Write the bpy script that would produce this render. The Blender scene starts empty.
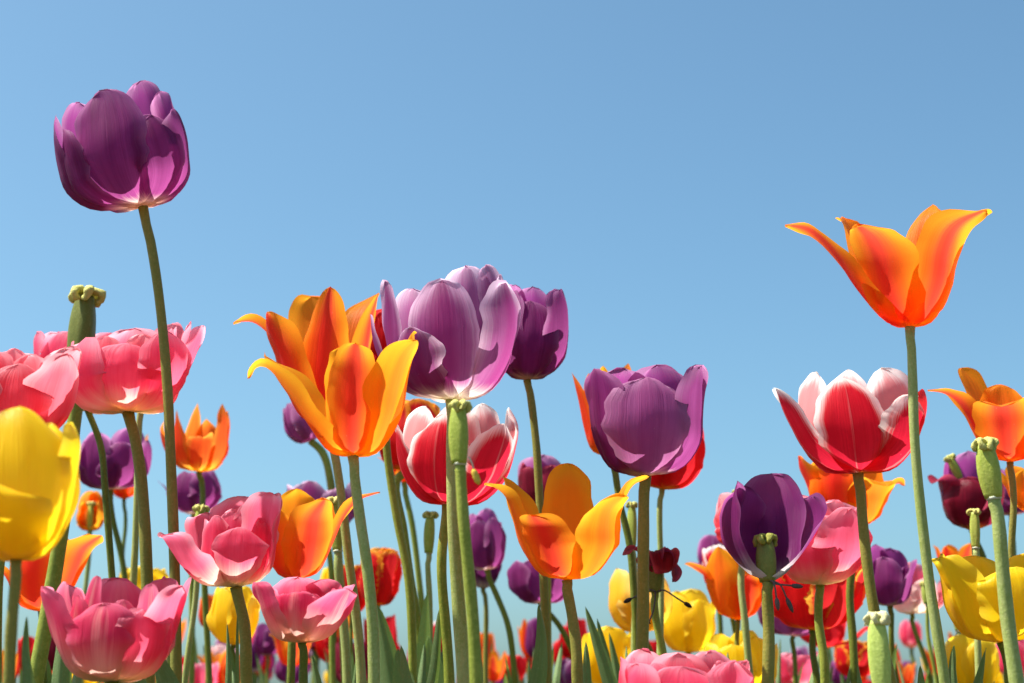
import bpy, math, random
from mathutils import Vector, Matrix, noise

# ------------------------------------------------------------------ camera, world, sun, exposure
SC = bpy.context.scene
COL = SC.collection
F_PX = 1700.0
CAM_H = 0.27
PITCH = math.radians(12.6)
cd = bpy.data.cameras.new('camera'); cam = bpy.data.objects.new('camera', cd); COL.objects.link(cam)
cam.location = (0, 0, CAM_H); cam.rotation_euler = (math.radians(90) + PITCH, 0, 0)
cd.sensor_width = 36; cd.lens = F_PX * 36 / 1024; cd.clip_start = 0.02; cd.clip_end = 4000
cd.dof.use_dof = True; cd.dof.focus_distance = 1.0; cd.dof.aperture_fstop = 15
SC.camera = cam

SUN_EL, SUN_AZ = math.radians(60), math.radians(-86)      # azimuth from +Y (view direction) towards +X
sd = Vector((math.cos(SUN_EL) * math.sin(SUN_AZ), math.cos(SUN_EL) * math.cos(SUN_AZ), math.sin(SUN_EL)))
sl = bpy.data.lights.new('sun', 'SUN'); sun = bpy.data.objects.new('sun', sl); COL.objects.link(sun)
sl.energy = 5.0; sl.angle = math.radians(0.53); sl.color = (1.0, 0.96, 0.89)
sun.rotation_euler = sd.to_track_quat('Z', 'Y').to_euler(); sun.location = (-3, -2, 6)

W = bpy.data.worlds.new('World'); SC.world = W; W.use_nodes = True
nt = W.node_tree; nt.nodes.clear()
sky = nt.nodes.new('ShaderNodeTexSky'); sky.sky_type = 'NISHITA'; sky.sun_disc = False
sky.sun_elevation = SUN_EL; sky.sun_rotation = SUN_AZ
sky.altitude = 0; sky.air_density = 0.8; sky.dust_density = 2.3; sky.ozone_density = 5.0
bg = nt.nodes.new('ShaderNodeBackground'); bg.inputs['Strength'].default_value = 0.100
tint = nt.nodes.new('ShaderNodeMix'); tint.data_type = 'RGBA'; tint.blend_type = 'MULTIPLY'; tint.inputs[0].default_value = 1.0
tint.inputs[7].default_value = (0.78, 1.0, 0.91, 1)      # white balance of the sky
wo = nt.nodes.new('ShaderNodeOutputWorld')
nt.links.new(sky.outputs[0], tint.inputs[6]); nt.links.new(tint.outputs[2], bg.inputs[0]); nt.links.new(bg.outputs[0], wo.inputs[0])
SC.view_settings.view_transform = 'Standard'; SC.view_settings.look = 'None'
SC.view_settings.exposure = 1.05; SC.view_settings.gamma = 1.0
SC.render.engine = 'CYCLES'; SC.cycles.max_bounces = 8; SC.cycles.transmission_bounces = 6
SC.render.resolution_x = 1024; SC.render.resolution_y = 683
SC.cycles.sample_clamp_indirect = 6

# ------------------------------------------------------------------ pixel -> world
CP, SP = math.cos(PITCH), math.sin(PITCH)
def at(px, py, D):
    """point of the upright plane y = D that the photograph shows at pixel (px, py), and metres per pixel there"""
    u = (px - 512) / F_PX; v = (341.5 - py) / F_PX
    d = Vector((u, CP - v * SP, SP + v * CP)); t = D / d.y
    return Vector((0, 0, CAM_H)) + d * t, t / F_PX

# ------------------------------------------------------------------ materials
def new_mat(name):
    m = bpy.data.materials.new(name); m.use_nodes = True; n = m.node_tree; n.nodes.clear(); return m, n
def nd(n, typ, **kw):
    x = n.nodes.new(typ)
    for k, v in kw.items(): setattr(x, k, v)
    return x
def sock(n, node_in, v):
    if isinstance(v, bpy.types.NodeSocket): n.links.new(v, node_in)
    else: node_in.default_value = v
def mth(n, op, a, b=0.0, c=None):
    x = nd(n, 'ShaderNodeMath', operation=op); sock(n, x.inputs[0], a); sock(n, x.inputs[1], b)
    if c is not None: sock(n, x.inputs[2], c)
    return x.outputs[0]
def sstep(n, v, lo, hi):
    x = nd(n, 'ShaderNodeMapRange', interpolation_type='SMOOTHSTEP'); sock(n, x.inputs[0], v)
    sock(n, x.inputs[1], lo); sock(n, x.inputs[2], hi); return x.outputs[0]
def c4(c): return (c[0], c[1], c[2], 1.0)
def mixc(n, f, a, b):
    x = nd(n, 'ShaderNodeMix', data_type='RGBA'); sock(n, x.inputs[0], f)
    for i, v in ((6, a), (7, b)):
        if isinstance(v, bpy.types.NodeSocket): n.links.new(v, x.inputs[i])
        else: x.inputs[i].default_value = c4(v)
    return x.outputs[2]
def nse(n, vec, scale, detail=3, rough=.55, w=None):
    x = nd(n, 'ShaderNodeTexNoise', noise_dimensions='4D'); n.links.new(vec, x.inputs['Vector'])
    x.inputs['Scale'].default_value = scale; x.inputs['Detail'].default_value = detail; x.inputs['Roughness'].default_value = rough
    if w is not None: n.links.new(w, x.inputs['W'])
    return x.outputs['Fac']

def petal_mat(name, main, deep, edge=None, edge_w=(.7, 1.0), edge_v=(-.3, .1), edge_amt=1.0, base=None, base_h=(.08, .3), base_amt=1.0,
              rib=None, rib_w=.25, rib_amt=0.0, rib_in=.25, rib_n=.5, rib_v=0.0, rib_s=.35, inner=None, inner_amt=.6, trans=.5, streak=.68, rough=.5, tip=0.0, gloss=.14):
    m, n = new_mat(name)
    tc = nd(n, 'ShaderNodeTexCoord'); uv = tc.outputs['UV']
    oi = nd(n, 'ShaderNodeObjectInfo'); rnd = mth(n, 'MULTIPLY', oi.outputs['Random'], 40.0)
    sp = nd(n, 'ShaderNodeSeparateXYZ'); n.links.new(uv, sp.inputs[0])
    U, V = sp.outputs[0], sp.outputs[1]
    e = mth(n, 'MULTIPLY', mth(n, 'ABSOLUTE', mth(n, 'SUBTRACT', U, 0.5)), 2.0)
    mp = nd(n, 'ShaderNodeMapping'); mp.inputs['Scale'].default_value = (52, 1.3, 1); n.links.new(uv, mp.inputs[0])
    st = nse(n, mp.outputs[0], 1.0, 4, .6, rnd)                       # fine veins running up the petal
    mp2 = nd(n, 'ShaderNodeMapping'); mp2.inputs['Scale'].default_value = (7, 1.1, 1); n.links.new(uv, mp2.inputs[0])
    st2 = nse(n, mp2.outputs[0], 1.0, 2, .5, rnd)
    bl = nse(n, uv, 3.2, 3, .6, rnd)
    sv = mth(n, 'ADD', mth(n, 'MULTIPLY', st, .5), mth(n, 'MULTIPLY', st2, .5))
    col = mixc(n, mth(n, 'MULTIPLY', sstep(n, mth(n, 'ADD', mth(n, 'MULTIPLY', sv, .75), mth(n, 'MULTIPLY', bl, .25)), .41, .60), streak), main, deep)
    geo = nd(n, 'ShaderNodeNewGeometry'); back = geo.outputs['Backfacing']
    if inner: col = mixc(n, mth(n, 'MULTIPLY', back, inner_amt), col, inner)
    if edge:
        ee = mth(n, 'ADD', mth(n, 'POWER', mth(n, 'ADD', mth(n, 'POWER', e, 3.0), mth(n, 'POWER', mth(n, 'MULTIPLY', V, 1.0 if tip == 0 else tip), 6.0)), .33),
                 mth(n, 'MULTIPLY', mth(n, 'SUBTRACT', st, .5), .45))
        col = mixc(n, mth(n, 'MULTIPLY', mth(n, 'MULTIPLY', sstep(n, ee, edge_w[0], edge_w[1]), edge_amt), sstep(n, V, edge_v[0], edge_v[1])), col, edge)
    if rib:
        rr = mth(n, 'ADD', e, mth(n, 'MULTIPLY', mth(n, 'SUBTRACT', sv, .5), rib_n))
        rr = mth(n, 'ADD', rr, mth(n, 'MULTIPLY', V, rib_v))
        f = mth(n, 'SUBTRACT', 1.0, sstep(n, rr, rib_w * rib_s, rib_w * (1.65 - rib_s)))
        f = mth(n, 'MULTIPLY', f, mth(n, 'SUBTRACT', 1.0, mth(n, 'MULTIPLY', back, 1 - rib_in)))
        col = mixc(n, mth(n, 'MULTIPLY', f, rib_amt), col, rib)
    if base:
        bb = mth(n, 'ADD', V, mth(n, 'MULTIPLY', mth(n, 'SUBTRACT', sv, .5), .30))
        bb = mth(n, 'ADD', bb, mth(n, 'MULTIPLY', e, .04))
        col = mixc(n, mth(n, 'MULTIPLY', mth(n, 'SUBTRACT', 1.0, sstep(n, bb, base_h[0], base_h[1])), base_amt), col, base)
    # specks of wear
    sk = nse(n, uv, 46, 2, .5, rnd)
    col = mixc(n, mth(n, 'MULTIPLY', sstep(n, sk, .74, .8), .35), col, (.8, .7, .6))
    bmp = nd(n, 'ShaderNodeBump'); bmp.inputs['Strength'].default_value = .55; bmp.inputs['Distance'].default_value = .0010
    n.links.new(mth(n, 'ADD', st, mth(n, 'MULTIPLY', st2, 2.2)), bmp.inputs['Height'])
    p = nd(n, 'ShaderNodeBsdfPrincipled'); n.links.new(col, p.inputs['Base Color']); p.inputs['Roughness'].default_value = rough
    p.inputs['Specular IOR Level'].default_value = gloss; n.links.new(bmp.outputs[0], p.inputs['Normal'])
    p.inputs['Sheen Weight'].default_value = .03; p.inputs['Sheen Roughness'].default_value = .4
    t = nd(n, 'ShaderNodeBsdfTranslucent')
    g = nd(n, 'ShaderNodeGamma'); n.links.new(col, g.inputs[0]); g.inputs[1].default_value = .70; n.links.new(g.outputs[0], t.inputs[0])
    mx = nd(n, 'ShaderNodeMixShader'); mx.inputs[0].default_value = min(.62, trans + .06)
    n.links.new(p.outputs[0], mx.inputs[1]); n.links.new(t.outputs[0], mx.inputs[2])
    o = nd(n, 'ShaderNodeOutputMaterial'); n.links.new(mx.outputs[0], o.inputs[0])
    return m

def green_mat(name, a, b, scale=(60, 60, 12), trans=0.0, rough=.5, spec=.22, bump=.0004, bands=None):
    m, n = new_mat(name)
    tc = nd(n, 'ShaderNodeTexCoord'); oi = nd(n, 'ShaderNodeObjectInfo'); rnd = mth(n, 'MULTIPLY', oi.outputs['Random'], 40.0)
    src = tc.outputs['UV']
    mp = nd(n, 'ShaderNodeMapping'); mp.inputs['Scale'].default_value = scale; n.links.new(src, mp.inputs[0])
    s = nse(n, mp.outputs[0], 1.0, 4, .6, rnd)
    big = nse(n, tc.outputs['Object'], 14.0, 3, .55, rnd)
    f = sstep(n, mth(n, 'ADD', mth(n, 'MULTIPLY', s, .5), mth(n, 'MULTIPLY', big, .5)), .38, .62)
    col = mixc(n, f, a, b)
    fine = nse(n, tc.outputs['Object'], 900.0, 2, .6, rnd)
    col = mixc(n, mth(n, 'MULTIPLY', sstep(n, fine, .5, .75), .25), col, (min(1, a[0] * 1.7 + .04), min(1, a[1] * 1.6 + .04), min(1, a[2] * 1.7 + .04)))
    bmp = nd(n, 'ShaderNodeBump'); bmp.inputs['Strength'].default_value = .5; bmp.inputs['Distance'].default_value = bump
    n.links.new(mth(n, 'ADD', s, fine), bmp.inputs['Height'])
    p = nd(n, 'ShaderNodeBsdfPrincipled'); n.links.new(col, p.inputs['Base Color']); p.inputs['Roughness'].default_value = rough
    p.inputs['Specular IOR Level'].default_value = spec; n.links.new(bmp.outputs[0], p.inputs['Normal'])
    p.inputs['Sheen Weight'].default_value = .0
    o = nd(n, 'ShaderNodeOutputMaterial')
    if trans > 0:
        t = nd(n, 'ShaderNodeBsdfTranslucent'); n.links.new(mixc(n, .5, col, (.25, .4, .03)), t.inputs[0])
        mx = nd(n, 'ShaderNodeMixShader'); mx.inputs[0].default_value = trans
        n.links.new(p.outputs[0], mx.inputs[1]); n.links.new(t.outputs[0], mx.inputs[2]); n.links.new(mx.outputs[0], o.inputs[0])
    else: n.links.new(p.outputs[0], o.inputs[0])
    return m

M = {}
M['purple'] = petal_mat('purple_petal', (.29, .030, .18), (.15, .010, .085), edge=(.62, .24, .48), edge_w=(.72, 1.15), edge_amt=.5,
    base=(.88, .66, .50), base_h=(.0, .20), rib=(.17, .012, .10), rib_w=.28, rib_amt=.45, inner=(.30, .022, .20), trans=.50)
M['lilac'] = petal_mat('lilac_petal', (.36, .07, .24), (.21, .024, .125), edge=(.84, .55, .74), edge_w=(.66, 1.12), edge_amt=.85,
    base=(.93, .86, .68), base_h=(.04, .28), rib=(.26, .014, .13), rib_w=.40, rib_amt=.8, rib_n=.9, inner=(.46, .13, .34), trans=.52, rib_in=.6)
M['mauve'] = petal_mat('mauve_petal', (.39, .085, .26), (.27, .04, .165), edge=(.60, .26, .46), edge_w=(.6, 1.1), edge_amt=.6,
    base=(.85, .60, .50), base_h=(-.02, .13), rib=(.30, .03, .17), rib_w=.2, rib_amt=.4, inner=(.30, .025, .20), inner_amt=.75, trans=.45)
M['dark_purple'] = petal_mat('dark_purple_petal', (.20, .014, .13), (.10, .006, .06), edge=(.42, .12, .34), edge_w=(.8, 1.15), edge_amt=.4,
    base=(.75, .68, .66), base_h=(.08, .38), inner=(.24, .02, .16), trans=.50)
M['maroon'] = petal_mat('maroon_petal', (.24, .006, .025), (.12, .003, .012), edge=(.34, .02, .05), trans=.42, rough=.38, base=(.8, .35, .02), base_h=(.02, .2))
M['pink'] = petal_mat('pink_petal', (.90, .095, .20), (.80, .038, .115), edge=(.96, .46, .56), edge_w=(.65, 1.12), edge_amt=.6,
    base=(.96, .84, .60), base_h=(.08, .42), inner=(.93, .07, .12), inner_amt=.5, trans=.54, streak=.6)
M['rose'] = petal_mat('rose_petal', (.78, .06, .17), (.60, .024, .09), edge=(.90, .28, .42), edge_w=(.65, 1.12), edge_amt=.5,
    base=(.90, .62, .44), base_h=(.02, .62), rib=(.90, .58, .46), rib_w=.50, rib_amt=.35, rib_n=1.8, rib_v=.42, inner=(.84, .045, .11), inner_amt=.5, trans=.5, streak=.6)
M['coral'] = petal_mat('coral_petal', (.94, .10, .15), (.88, .04, .07), edge=(.97, .46, .50), edge_w=(.6, 1.1), edge_amt=.75,
    base=(.97, .46, .12), base_h=(.02, .42), inner=(.96, .17, .15), inner_amt=.4, trans=.54, streak=.6)
M['orange'] = petal_mat('orange_petal', (.95, .165, .004), (.92, .085, .004), edge=(.97, .31, .006), edge_w=(.5, 1.0), edge_amt=.7,
    base=(.94, .38, .006), base_h=(.0, .16), rib=(.76, .018, .010), rib_w=.50, rib_amt=.95, rib_in=.10, rib_n=.7, rib_v=.0, rib_s=.15, inner=(.97, .20, .003), trans=.50, rough=.45)
M['amber'] = petal_mat('amber_petal', (.97, .28, .004), (.95, .17, .004), edge=(.98, .42, .007), edge_w=(.5, 1.0), edge_amt=.7,
    base=(.96, .50, .010), base_h=(.02, .22), rib=(.90, .10, .008), rib_w=.34, rib_amt=.5, rib_in=.1, rib_n=.8, inner=(.97, .21, .003), trans=.48, rough=.45)
M['red_orange'] = petal_mat('red_orange_petal', (.86, .075, .006), (.72, .03, .005), edge=(.94, .34, .02), edge_w=(.6, 1.05), edge_amt=.6,
    base=(.94, .52, .02), base_h=(.04, .34), inner=(.90, .13, .005), trans=.48)
M['yellow'] = petal_mat('yellow_petal', (.98, .67, .004), (.97, .56, .004), edge=(.98, .76, .03), edge_w=(.6, 1.1), edge_amt=.5,
    base=(.95, .66, .02), base_h=(.0, .2), inner=(.98, .53, .003), trans=.48, streak=.45, rough=.36, gloss=.3)
M['pale_yellow'] = petal_mat('pale_yellow_petal', (.95, .58, .03), (.93, .48, .012), edge=(.96, .78, .25), edge_w=(.5, 1.1), edge_amt=.6,
    base=(.93, .66, .10), base_h=(.0, .25), trans=.48, rough=.4, gloss=.3)
M['red'] = petal_mat('red_petal', (.64, .006, .010), (.46, .003, .006), edge=(.80, .02, .02), edge_w=(.7, 1.1), edge_amt=.4,
    base=(.92, .45, .02), base_h=(.03, .16), inner=(.78, .012, .010), trans=.48, rough=.4)
M['fringed_red'] = petal_mat('fringed_red_petal', (.72, .010, .012), (.50, .005, .008), edge=(.95, .38, .02), edge_w=(.84, 1.0), edge_v=(.1, .4), edge_amt=1.0,
    base=(.94, .55, .02), base_h=(.04, .20), inner=(.80, .02, .01), trans=.48)
M['red_white'] = petal_mat('red_white_petal', (.66, .005, .020), (.45, .002, .009), edge=(.95, .88, .82), edge_w=(.68, .97), edge_v=(.12, .5), edge_amt=1.0,
    base=(.94, .82, .70), base_h=(-.03, .07), rib=(.92, .40, .40), rib_w=.035, rib_amt=.22, rib_n=.22, inner=(.90, .34, .34), inner_amt=.6, trans=.45, tip=1.0)
M['blush'] = petal_mat('blush_petal', (.90, .50, .48), (.84, .34, .36), edge=(.95, .74, .68), edge_w=(.5, 1.1), edge_amt=.6, base=(.95, .86, .68), base_h=(.1, .5), trans=.52)
M['stem_pale'] = green_mat('pale_green_stem', (.36, .40, .14), (.26, .32, .075), scale=(5, 14, 1))
M['stem_olive'] = green_mat('olive_stem', (.26, .23, .045), (.19, .19, .03), scale=(5, 14, 1))
M['stem_dark'] = green_mat('dark_green_stem', (.17, .19, .022), (.10, .13, .013), scale=(5, 14, 1))
M['stem_green'] = green_mat('green_stem', (.29, .32, .05), (.19, .235, .025), scale=(5, 14, 1))
M['leaf'] = green_mat('leaf_green', (.19, .27, .10), (.12, .19, .065), scale=(40, 2.2, 1), trans=.25, rough=.5, bump=.0006)
M['ovary'] = green_mat('ovary_green', (.38, .42, .08), (.28, .34, .04), scale=(9, 3, 1), rough=.5, trans=.0)
M['ovary_dark'] = green_mat('ovary_dark', (.20, .21, .04), (.14, .155, .025), scale=(9, 3, 1), rough=.5)
M['ovary_light'] = green_mat('ovary_light', (.46, .55, .13), (.36, .45, .08), scale=(9, 3, 1), rough=.5)
M['stigma'] = green_mat('stigma_cream', (.62, .56, .18), (.48, .45, .10), scale=(20, 20, 1), rough=.7, bump=.001)
M['stigma_olive'] = green_mat('stigma_olive', (.36, .34, .06), (.24, .24, .035), scale=(20, 20, 1), rough=.7, bump=.001)
M['wilted'] = petal_mat('wilted_petal', (.40, .006, .012), (.12, .003, .008), edge=(.45, .02, .03), trans=.4, streak=.9)
M['stigma_white'] = green_mat('stigma_white', (.82, .74, .42), (.66, .60, .26), scale=(20, 20, 1), rough=.7, bump=.001)
M['ring'] = green_mat('scar_ring', (.62, .64, .50), (.50, .50, .36), scale=(20, 20, 1), rough=.7)
M['anther'] = green_mat('anther_yellow', (.80, .58, .10), (.70, .46, .05), scale=(20, 20, 1), rough=.8, bump=.001)
M['withered'] = green_mat('withered_stamen', (.16, .13, .12), (.08, .065, .06), scale=(20, 20, 1), rough=.8, bump=.001)
M['withered_black'] = green_mat('withered_black', (.03, .02, .02), (.015, .01, .01), scale=(20, 20, 1), rough=.7)
M['soil'] = green_mat('soil', (.16, .11, .07), (.09, .06, .04), scale=(9, 9, 1), rough=.95, spec=.1, bump=.01)

# ------------------------------------------------------------------ mesh helpers
def link_mesh(name, verts, faces, mat, parent=None, uvs=None, origin=None):
    o0 = origin if origin is not None else Vector((0, 0, 0))
    me = bpy.data.meshes.new(name)
    me.from_pydata([tuple(v - o0) for v in verts], [], faces)
    if uvs is not None:
        ul = me.uv_layers.new(name='UVMap')
        for lp in me.loops: ul.data[lp.index].uv = uvs[lp.vertex_index]
    me.polygons.foreach_set('use_smooth', [True] * len(me.polygons))
    me.materials.append(mat); me.update()
    o = bpy.data.objects.new(name, me); COL.objects.link(o)
    if parent is not None: o.parent = parent
    return o

def crom(P, t):
    """Catmull-Rom through the points P (tuples/Vectors), t in 0..1"""
    n = len(P) - 1; x = min(max(t, 0), .999999) * n; i = int(x); f = x - i
    p1 = Vector(P[i]); p2 = Vector(P[i + 1])
    p0 = Vector(P[i - 1]) if i > 0 else p1 * 2 - p2
    p3 = Vector(P[i + 2]) if i + 2 <= n else p2 * 2 - p1
    return .5 * ((2 * p1) + (p2 - p0) * f + (2 * p0 - 5 * p1 + 4 * p2 - p3) * f * f + (3 * p1 - p0 - 3 * p2 + p3) * f ** 3)

def cromc(P, t):
    """centripetal Catmull-Rom: safe where the points are unevenly spaced"""
    n = len(P) - 1; x = min(max(t, 0), .999999) * n; i = int(x); f = x - i
    p1 = Vector(P[i]); p2 = Vector(P[i + 1])
    p0 = Vector(P[i - 1]) if i > 0 else p1 * 2 - p2
    p3 = Vector(P[i + 2]) if i + 2 <= n else p2 * 2 - p1
    t0 = 0.0; t1 = t0 + max(1e-6, (p1 - p0).length) ** .5; t2 = t1 + max(1e-6, (p2 - p1).length) ** .5; t3 = t2 + max(1e-6, (p3 - p2).length) ** .5
    u = t1 + (t2 - t1) * f
    a1 = p0 * ((t1 - u) / (t1 - t0)) + p1 * ((u - t0) / (t1 - t0)); a2 = p1 * ((t2 - u) / (t2 - t1)) + p2 * ((u - t1) / (t2 - t1)); a3 = p2 * ((t3 - u) / (t3 - t2)) + p3 * ((u - t2) / (t3 - t2))
    b1 = a1 * ((t2 - u) / (t2 - t0)) + a2 * ((u - t0) / (t2 - t0)); b2 = a2 * ((t3 - u) / (t3 - t1)) + a3 * ((u - t1) / (t3 - t1))
    return b1 * ((t2 - u) / (t2 - t1)) + b2 * ((u - t1) / (t2 - t1))

def tube(path, rad, sides=12, caps=True, ribs=0.0):
    """verts, faces, uvs of a tube along path (list of Vectors); rad = list of radii"""
    vs, fs, uv = [], [], []; n = len(path)
    ref = Vector((0, 1, 0))
    for i, p in enumerate(path):
        tg = (path[min(i + 1, n - 1)] - path[max(i - 1, 0)]).normalized()
        a = tg.cross(ref)
        if a.length < .05: a = tg.cross(Vector((1, 0, 0)))
        a.normalize(); b = tg.cross(a).normalized()
        for k in range(sides):
            th = 2 * math.pi * k / sides
            r = rad[i] * (1 + ribs * math.cos(3 * th))
            vs.append(p + (a * math.cos(th) + b * math.sin(th)) * r); uv.append((abs(2 * k / sides - 1), i * .2))
    for i in range(n - 1):
        for k in range(sides):
            k2 = (k + 1) % sides
            fs.append((i * sides + k, i * sides + k2, (i + 1) * sides + k2, (i + 1) * sides + k))
    if caps:
        fs.append(tuple(range(sides - 1, -1, -1))); fs.append(tuple((n - 1) * sides + k for k in range(sides)))
    return vs, fs, uv

# ------------------------------------------------------------------ petals, in photograph pixels, base of the bloom at 0,0,0; phi 0 faces the camera, +90 right
def C(phi, H, R, tip=.75, w=None, **k):            # cupped, round petal
    d = dict(phi=phi, prof=[(0, 0), (.60 * R, .06 * H), (.93 * R, .27 * H), (R, .52 * H), ((.55 * tip + .48) * R, .80 * H), (tip * R, H)],
             w=w or .8 * R, a=.62, b=.42, cup=.95)
    d.update(k); return d
def L(phi, H, Rt, Rm=None, w=None, **k):           # lily petal: pointed, flaring outwards
    Rm = Rm or .45 * Rt
    d = dict(phi=phi, prof=[(0, 0), (.55 * Rm, .07 * H), (.92 * Rm, .32 * H), (1.08 * Rm, .60 * H), (.5 * (1.1 * Rm + Rt), .86 * H), (Rt, H)],
             w=w or .62 * Rm, a=.62, b=.78, cup=.75)
    d.update(k); return d
def O(phi, prof, w, **k):
    d = dict(phi=phi, prof=prof, w=w, a=.62, b=.5, cup=.8); d.update(k); return d

def petal_mesh(p, rng, nu=15, nv=22, s=1.0):
    a, b, t0 = p['a'], p['b'], .045
    tm = (a - b * t0) / (a + b); peak = ((tm + t0) ** a) * ((1 - tm) ** b)
    w = p['w']; cup = p['cup']; wav = p.get('wav', .09); fr = p.get('fr', 0.0); skew = p.get('skew', 0.0)
    curl = p.get('curl', 0.0); fold = p.get('fold', 0.0); crease = p.get('crease', .03); twist = p.get('twist', 0.0)
    ph = math.radians(p['phi']); er = Vector((math.sin(ph), -math.cos(ph), 0)); et = Vector((math.cos(ph), math.sin(ph), 0)); ez = Vector((0, 0, 1))
    f1, f2, f3, q1, q2 = rng.uniform(0, 6.3), rng.uniform(0, 6.3), rng.uniform(0, 6.3), rng.uniform(2.2, 4.2), rng.uniform(5.5, 9)
    seed = Vector((rng.uniform(0, 50), rng.uniform(0, 50), 0))
    prof = [Vector((q[0], q[1], q[2] if len(q) > 2 else 0)) for q in p['prof']]
    el = p.get('el', 0.0); n_ = len(prof) - 1
    for i_, q in enumerate(prof):
        k_ = min(1.0, i_ / n_ * 1.25) ** 1.3
        q.y = (q.y - k_ * .9 * q.x * math.cos(ph) * math.sin(el)) / (1 + k_ * (math.cos(el) - 1))
    if fr: nu, nv = 31, 44
    vs, uv, fs = [], [], []
    for j in range(nv + 1):
        t = j / nv; t = 1 - (1 - t) ** 1.35
        q = crom(prof, t); q2v = crom(prof, min(1, t + .02)); q1v = crom(prof, max(0, t - .02))
        T = (q2v - q1v); T.z = 0
        if T.length < 1e-6: T = Vector((0, 1, 0))
        T.normalize()
        mid = er * q.x + ez * q.y + et * (q.z + skew * t * t)
        nin = er * (-T.y) + ez * T.x                                  # towards the axis
        Wd = w * ((t + t0) ** a) * (max(0, 1 - t) ** b) / peak
        cp = cup * (1 - .45 * t)
        for i in range(nu + 1):
            u = 2 * i / nu - 1
            ww = Wd
            ww *= 1 + .075 * noise.noise(Vector((t * 7.0, 3.0 if u > 0 else 9.0, 1)) + seed) * 2 * abs(u)
            if fr and t > .35:
                ww *= 1 + fr * (rng.random() - .45) * (abs(u) ** 6)
            ang = u * cp; Rc = ww / max(cp, .05)
            off_t = Rc * math.sin(ang); off_n = Rc * (1 - math.cos(ang))
            wv = wav * w * (u * u) * (math.sin(f1 + q1 * 2.2 * t + (2.0 if u > 0 else 0)) + .5 * math.sin(f2 + q2 * 2 * t * (1 if u > 0 else 1.2))) * min(1, t * 2)
            wv += .05 * w * noise.noise(Vector((u * 1.3, t * 2.2, 0)) + seed) * 2
            dm = min(1.0, Wd / (w * .55)); wv *= dm
            off_n += wv
            off_n -= dm * crease * w * math.exp(-(u / .13) ** 2) * math.sin(math.pi * min(1, t * 1.05))
            off_n += dm * crease * .55 * w * math.exp(-((abs(u) - .28) / .14) ** 2) * math.sin(math.pi * t)
            if curl: off_n -= curl * w * max(0, abs(u) - .62) ** 1.5 * 3 * min(1, t * 1.6)      # rim rolled outwards
            if fold: off_n -= fold * w * max(0, t - .78) * (1 + .4 * math.sin(u * 3 + f3)) * 3
            tip = 0.0
            if t > .55: tip = .055 * w * noise.noise(Vector((u * 3.1, t * 1.5, 7)) + seed) * 3 * (t - .55) / .45 * (.35 + .65 * min(1.0, Wd / (w * .5)))
            if fr and t > .9: tip += fr * w * .28 * (rng.random() - .5)
            tw = twist * t * u * Wd
            v = mid + et * off_t + nin * (off_n + tw) + (er * T.x + ez * T.y) * tip
            vs.append(v * s); uv.append(((u + 1) / 2, t))
    for j in range(nv):
        for i in range(nu):
            k = j * (nu + 1) + i
            fs.append((k, k + nu + 1, k + nu + 2, k + 1))
    # front faces must look away from the axis
    m = len(fs) // 2; f = fs[m]; nrm = (vs[f[1]] - vs[f[0]]).cross(vs[f[3]] - vs[f[0]])
    if nrm.dot(er) < 0: fs = [tuple(reversed(f)) for f in fs]
    return vs, fs, uv

# ------------------------------------------------------------------ pistil, seed pod
def ovary_parts(base, axis, length, rad, par, org, mat='ovary', stig='stigma', lobes=3, stig_r=1.5, seed=0):
    rng = random.Random(seed + 5)
    n = 14; path = [base + axis * length * i / (n - 1) for i in range(n)]
    rr = []
    for i in range(n):
        t = i / (n - 1); rr.append(rad * (.72 + .34 * math.sin(math.pi * min(1, t * .9 + .05)) - .12 * max(0, t - .75) * 4 * .5))
    v, f, uv = tube(path, rr, 18, ribs=.13)
    link_mesh('ovary', v, f, M[mat], par, uv, org)
    # three curled lobes of the stigma, one mesh
    vs, fs, us = [], [], []
    top = base + axis * length
    ref = axis.cross(Vector((0, 1, 0))).normalized(); ref2 = axis.cross(ref).normalized()
    for k in range(lobes):
        for sgn in (-1, 1):
            th = 2 * math.pi * k / lobes + .5 + rng.uniform(-.2, .2) + sgn * .34
            d = ref * math.cos(th) + ref2 * math.sin(th); side = axis.cross(d).normalized() * sgn
            R = rad * stig_r * rng.uniform(.72, .98)
            P = [top - axis * rad * .12, top + axis * rad * .34 + d * R * .35, top + axis * rad * .38 + d * R * .78 + side * R * .1,
                 top + axis * rad * .05 + d * R * 1.02 + side * R * .26, top - axis * rad * .36 + d * R * .90 + side * R * .36, top - axis * rad * .34 + d * R * .68 + side * R * .36]
            m = 12; path = [crom(P, i / (m - 1)) for i in range(m)]
            r2 = [rad * rng.uniform(.27, .42) * (1 - .3 * (i / (m - 1)) ** 3) for i in range(m)]
            v, f, uv = tube(path, r2, 10); o = len(vs)
            v = [q + Vector([noise.noise(q * (1.6 / rad) + Vector((a_ * 9, k, sgn))) for a_ in range(3)]) * rad * .22 for q in v]
            vs += v; us += uv; fs += [tuple(o + q for q in x) for x in f]
    link_mesh('stigma', vs, fs, M[stig], par, us, org)
def ring_part(c, axis, rad, par, org, mat='ring'):
    path = [c - axis * rad * .28, c - axis * rad * .16, c + axis * rad * .16, c + axis * rad * .28]
    v, f, uv = tube(path, [rad * 1.02, rad * 1.2, rad * 1.2, rad * 1.0], 16)
    link_mesh('receptacle', v, f, M[mat], par, uv, org)
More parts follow.
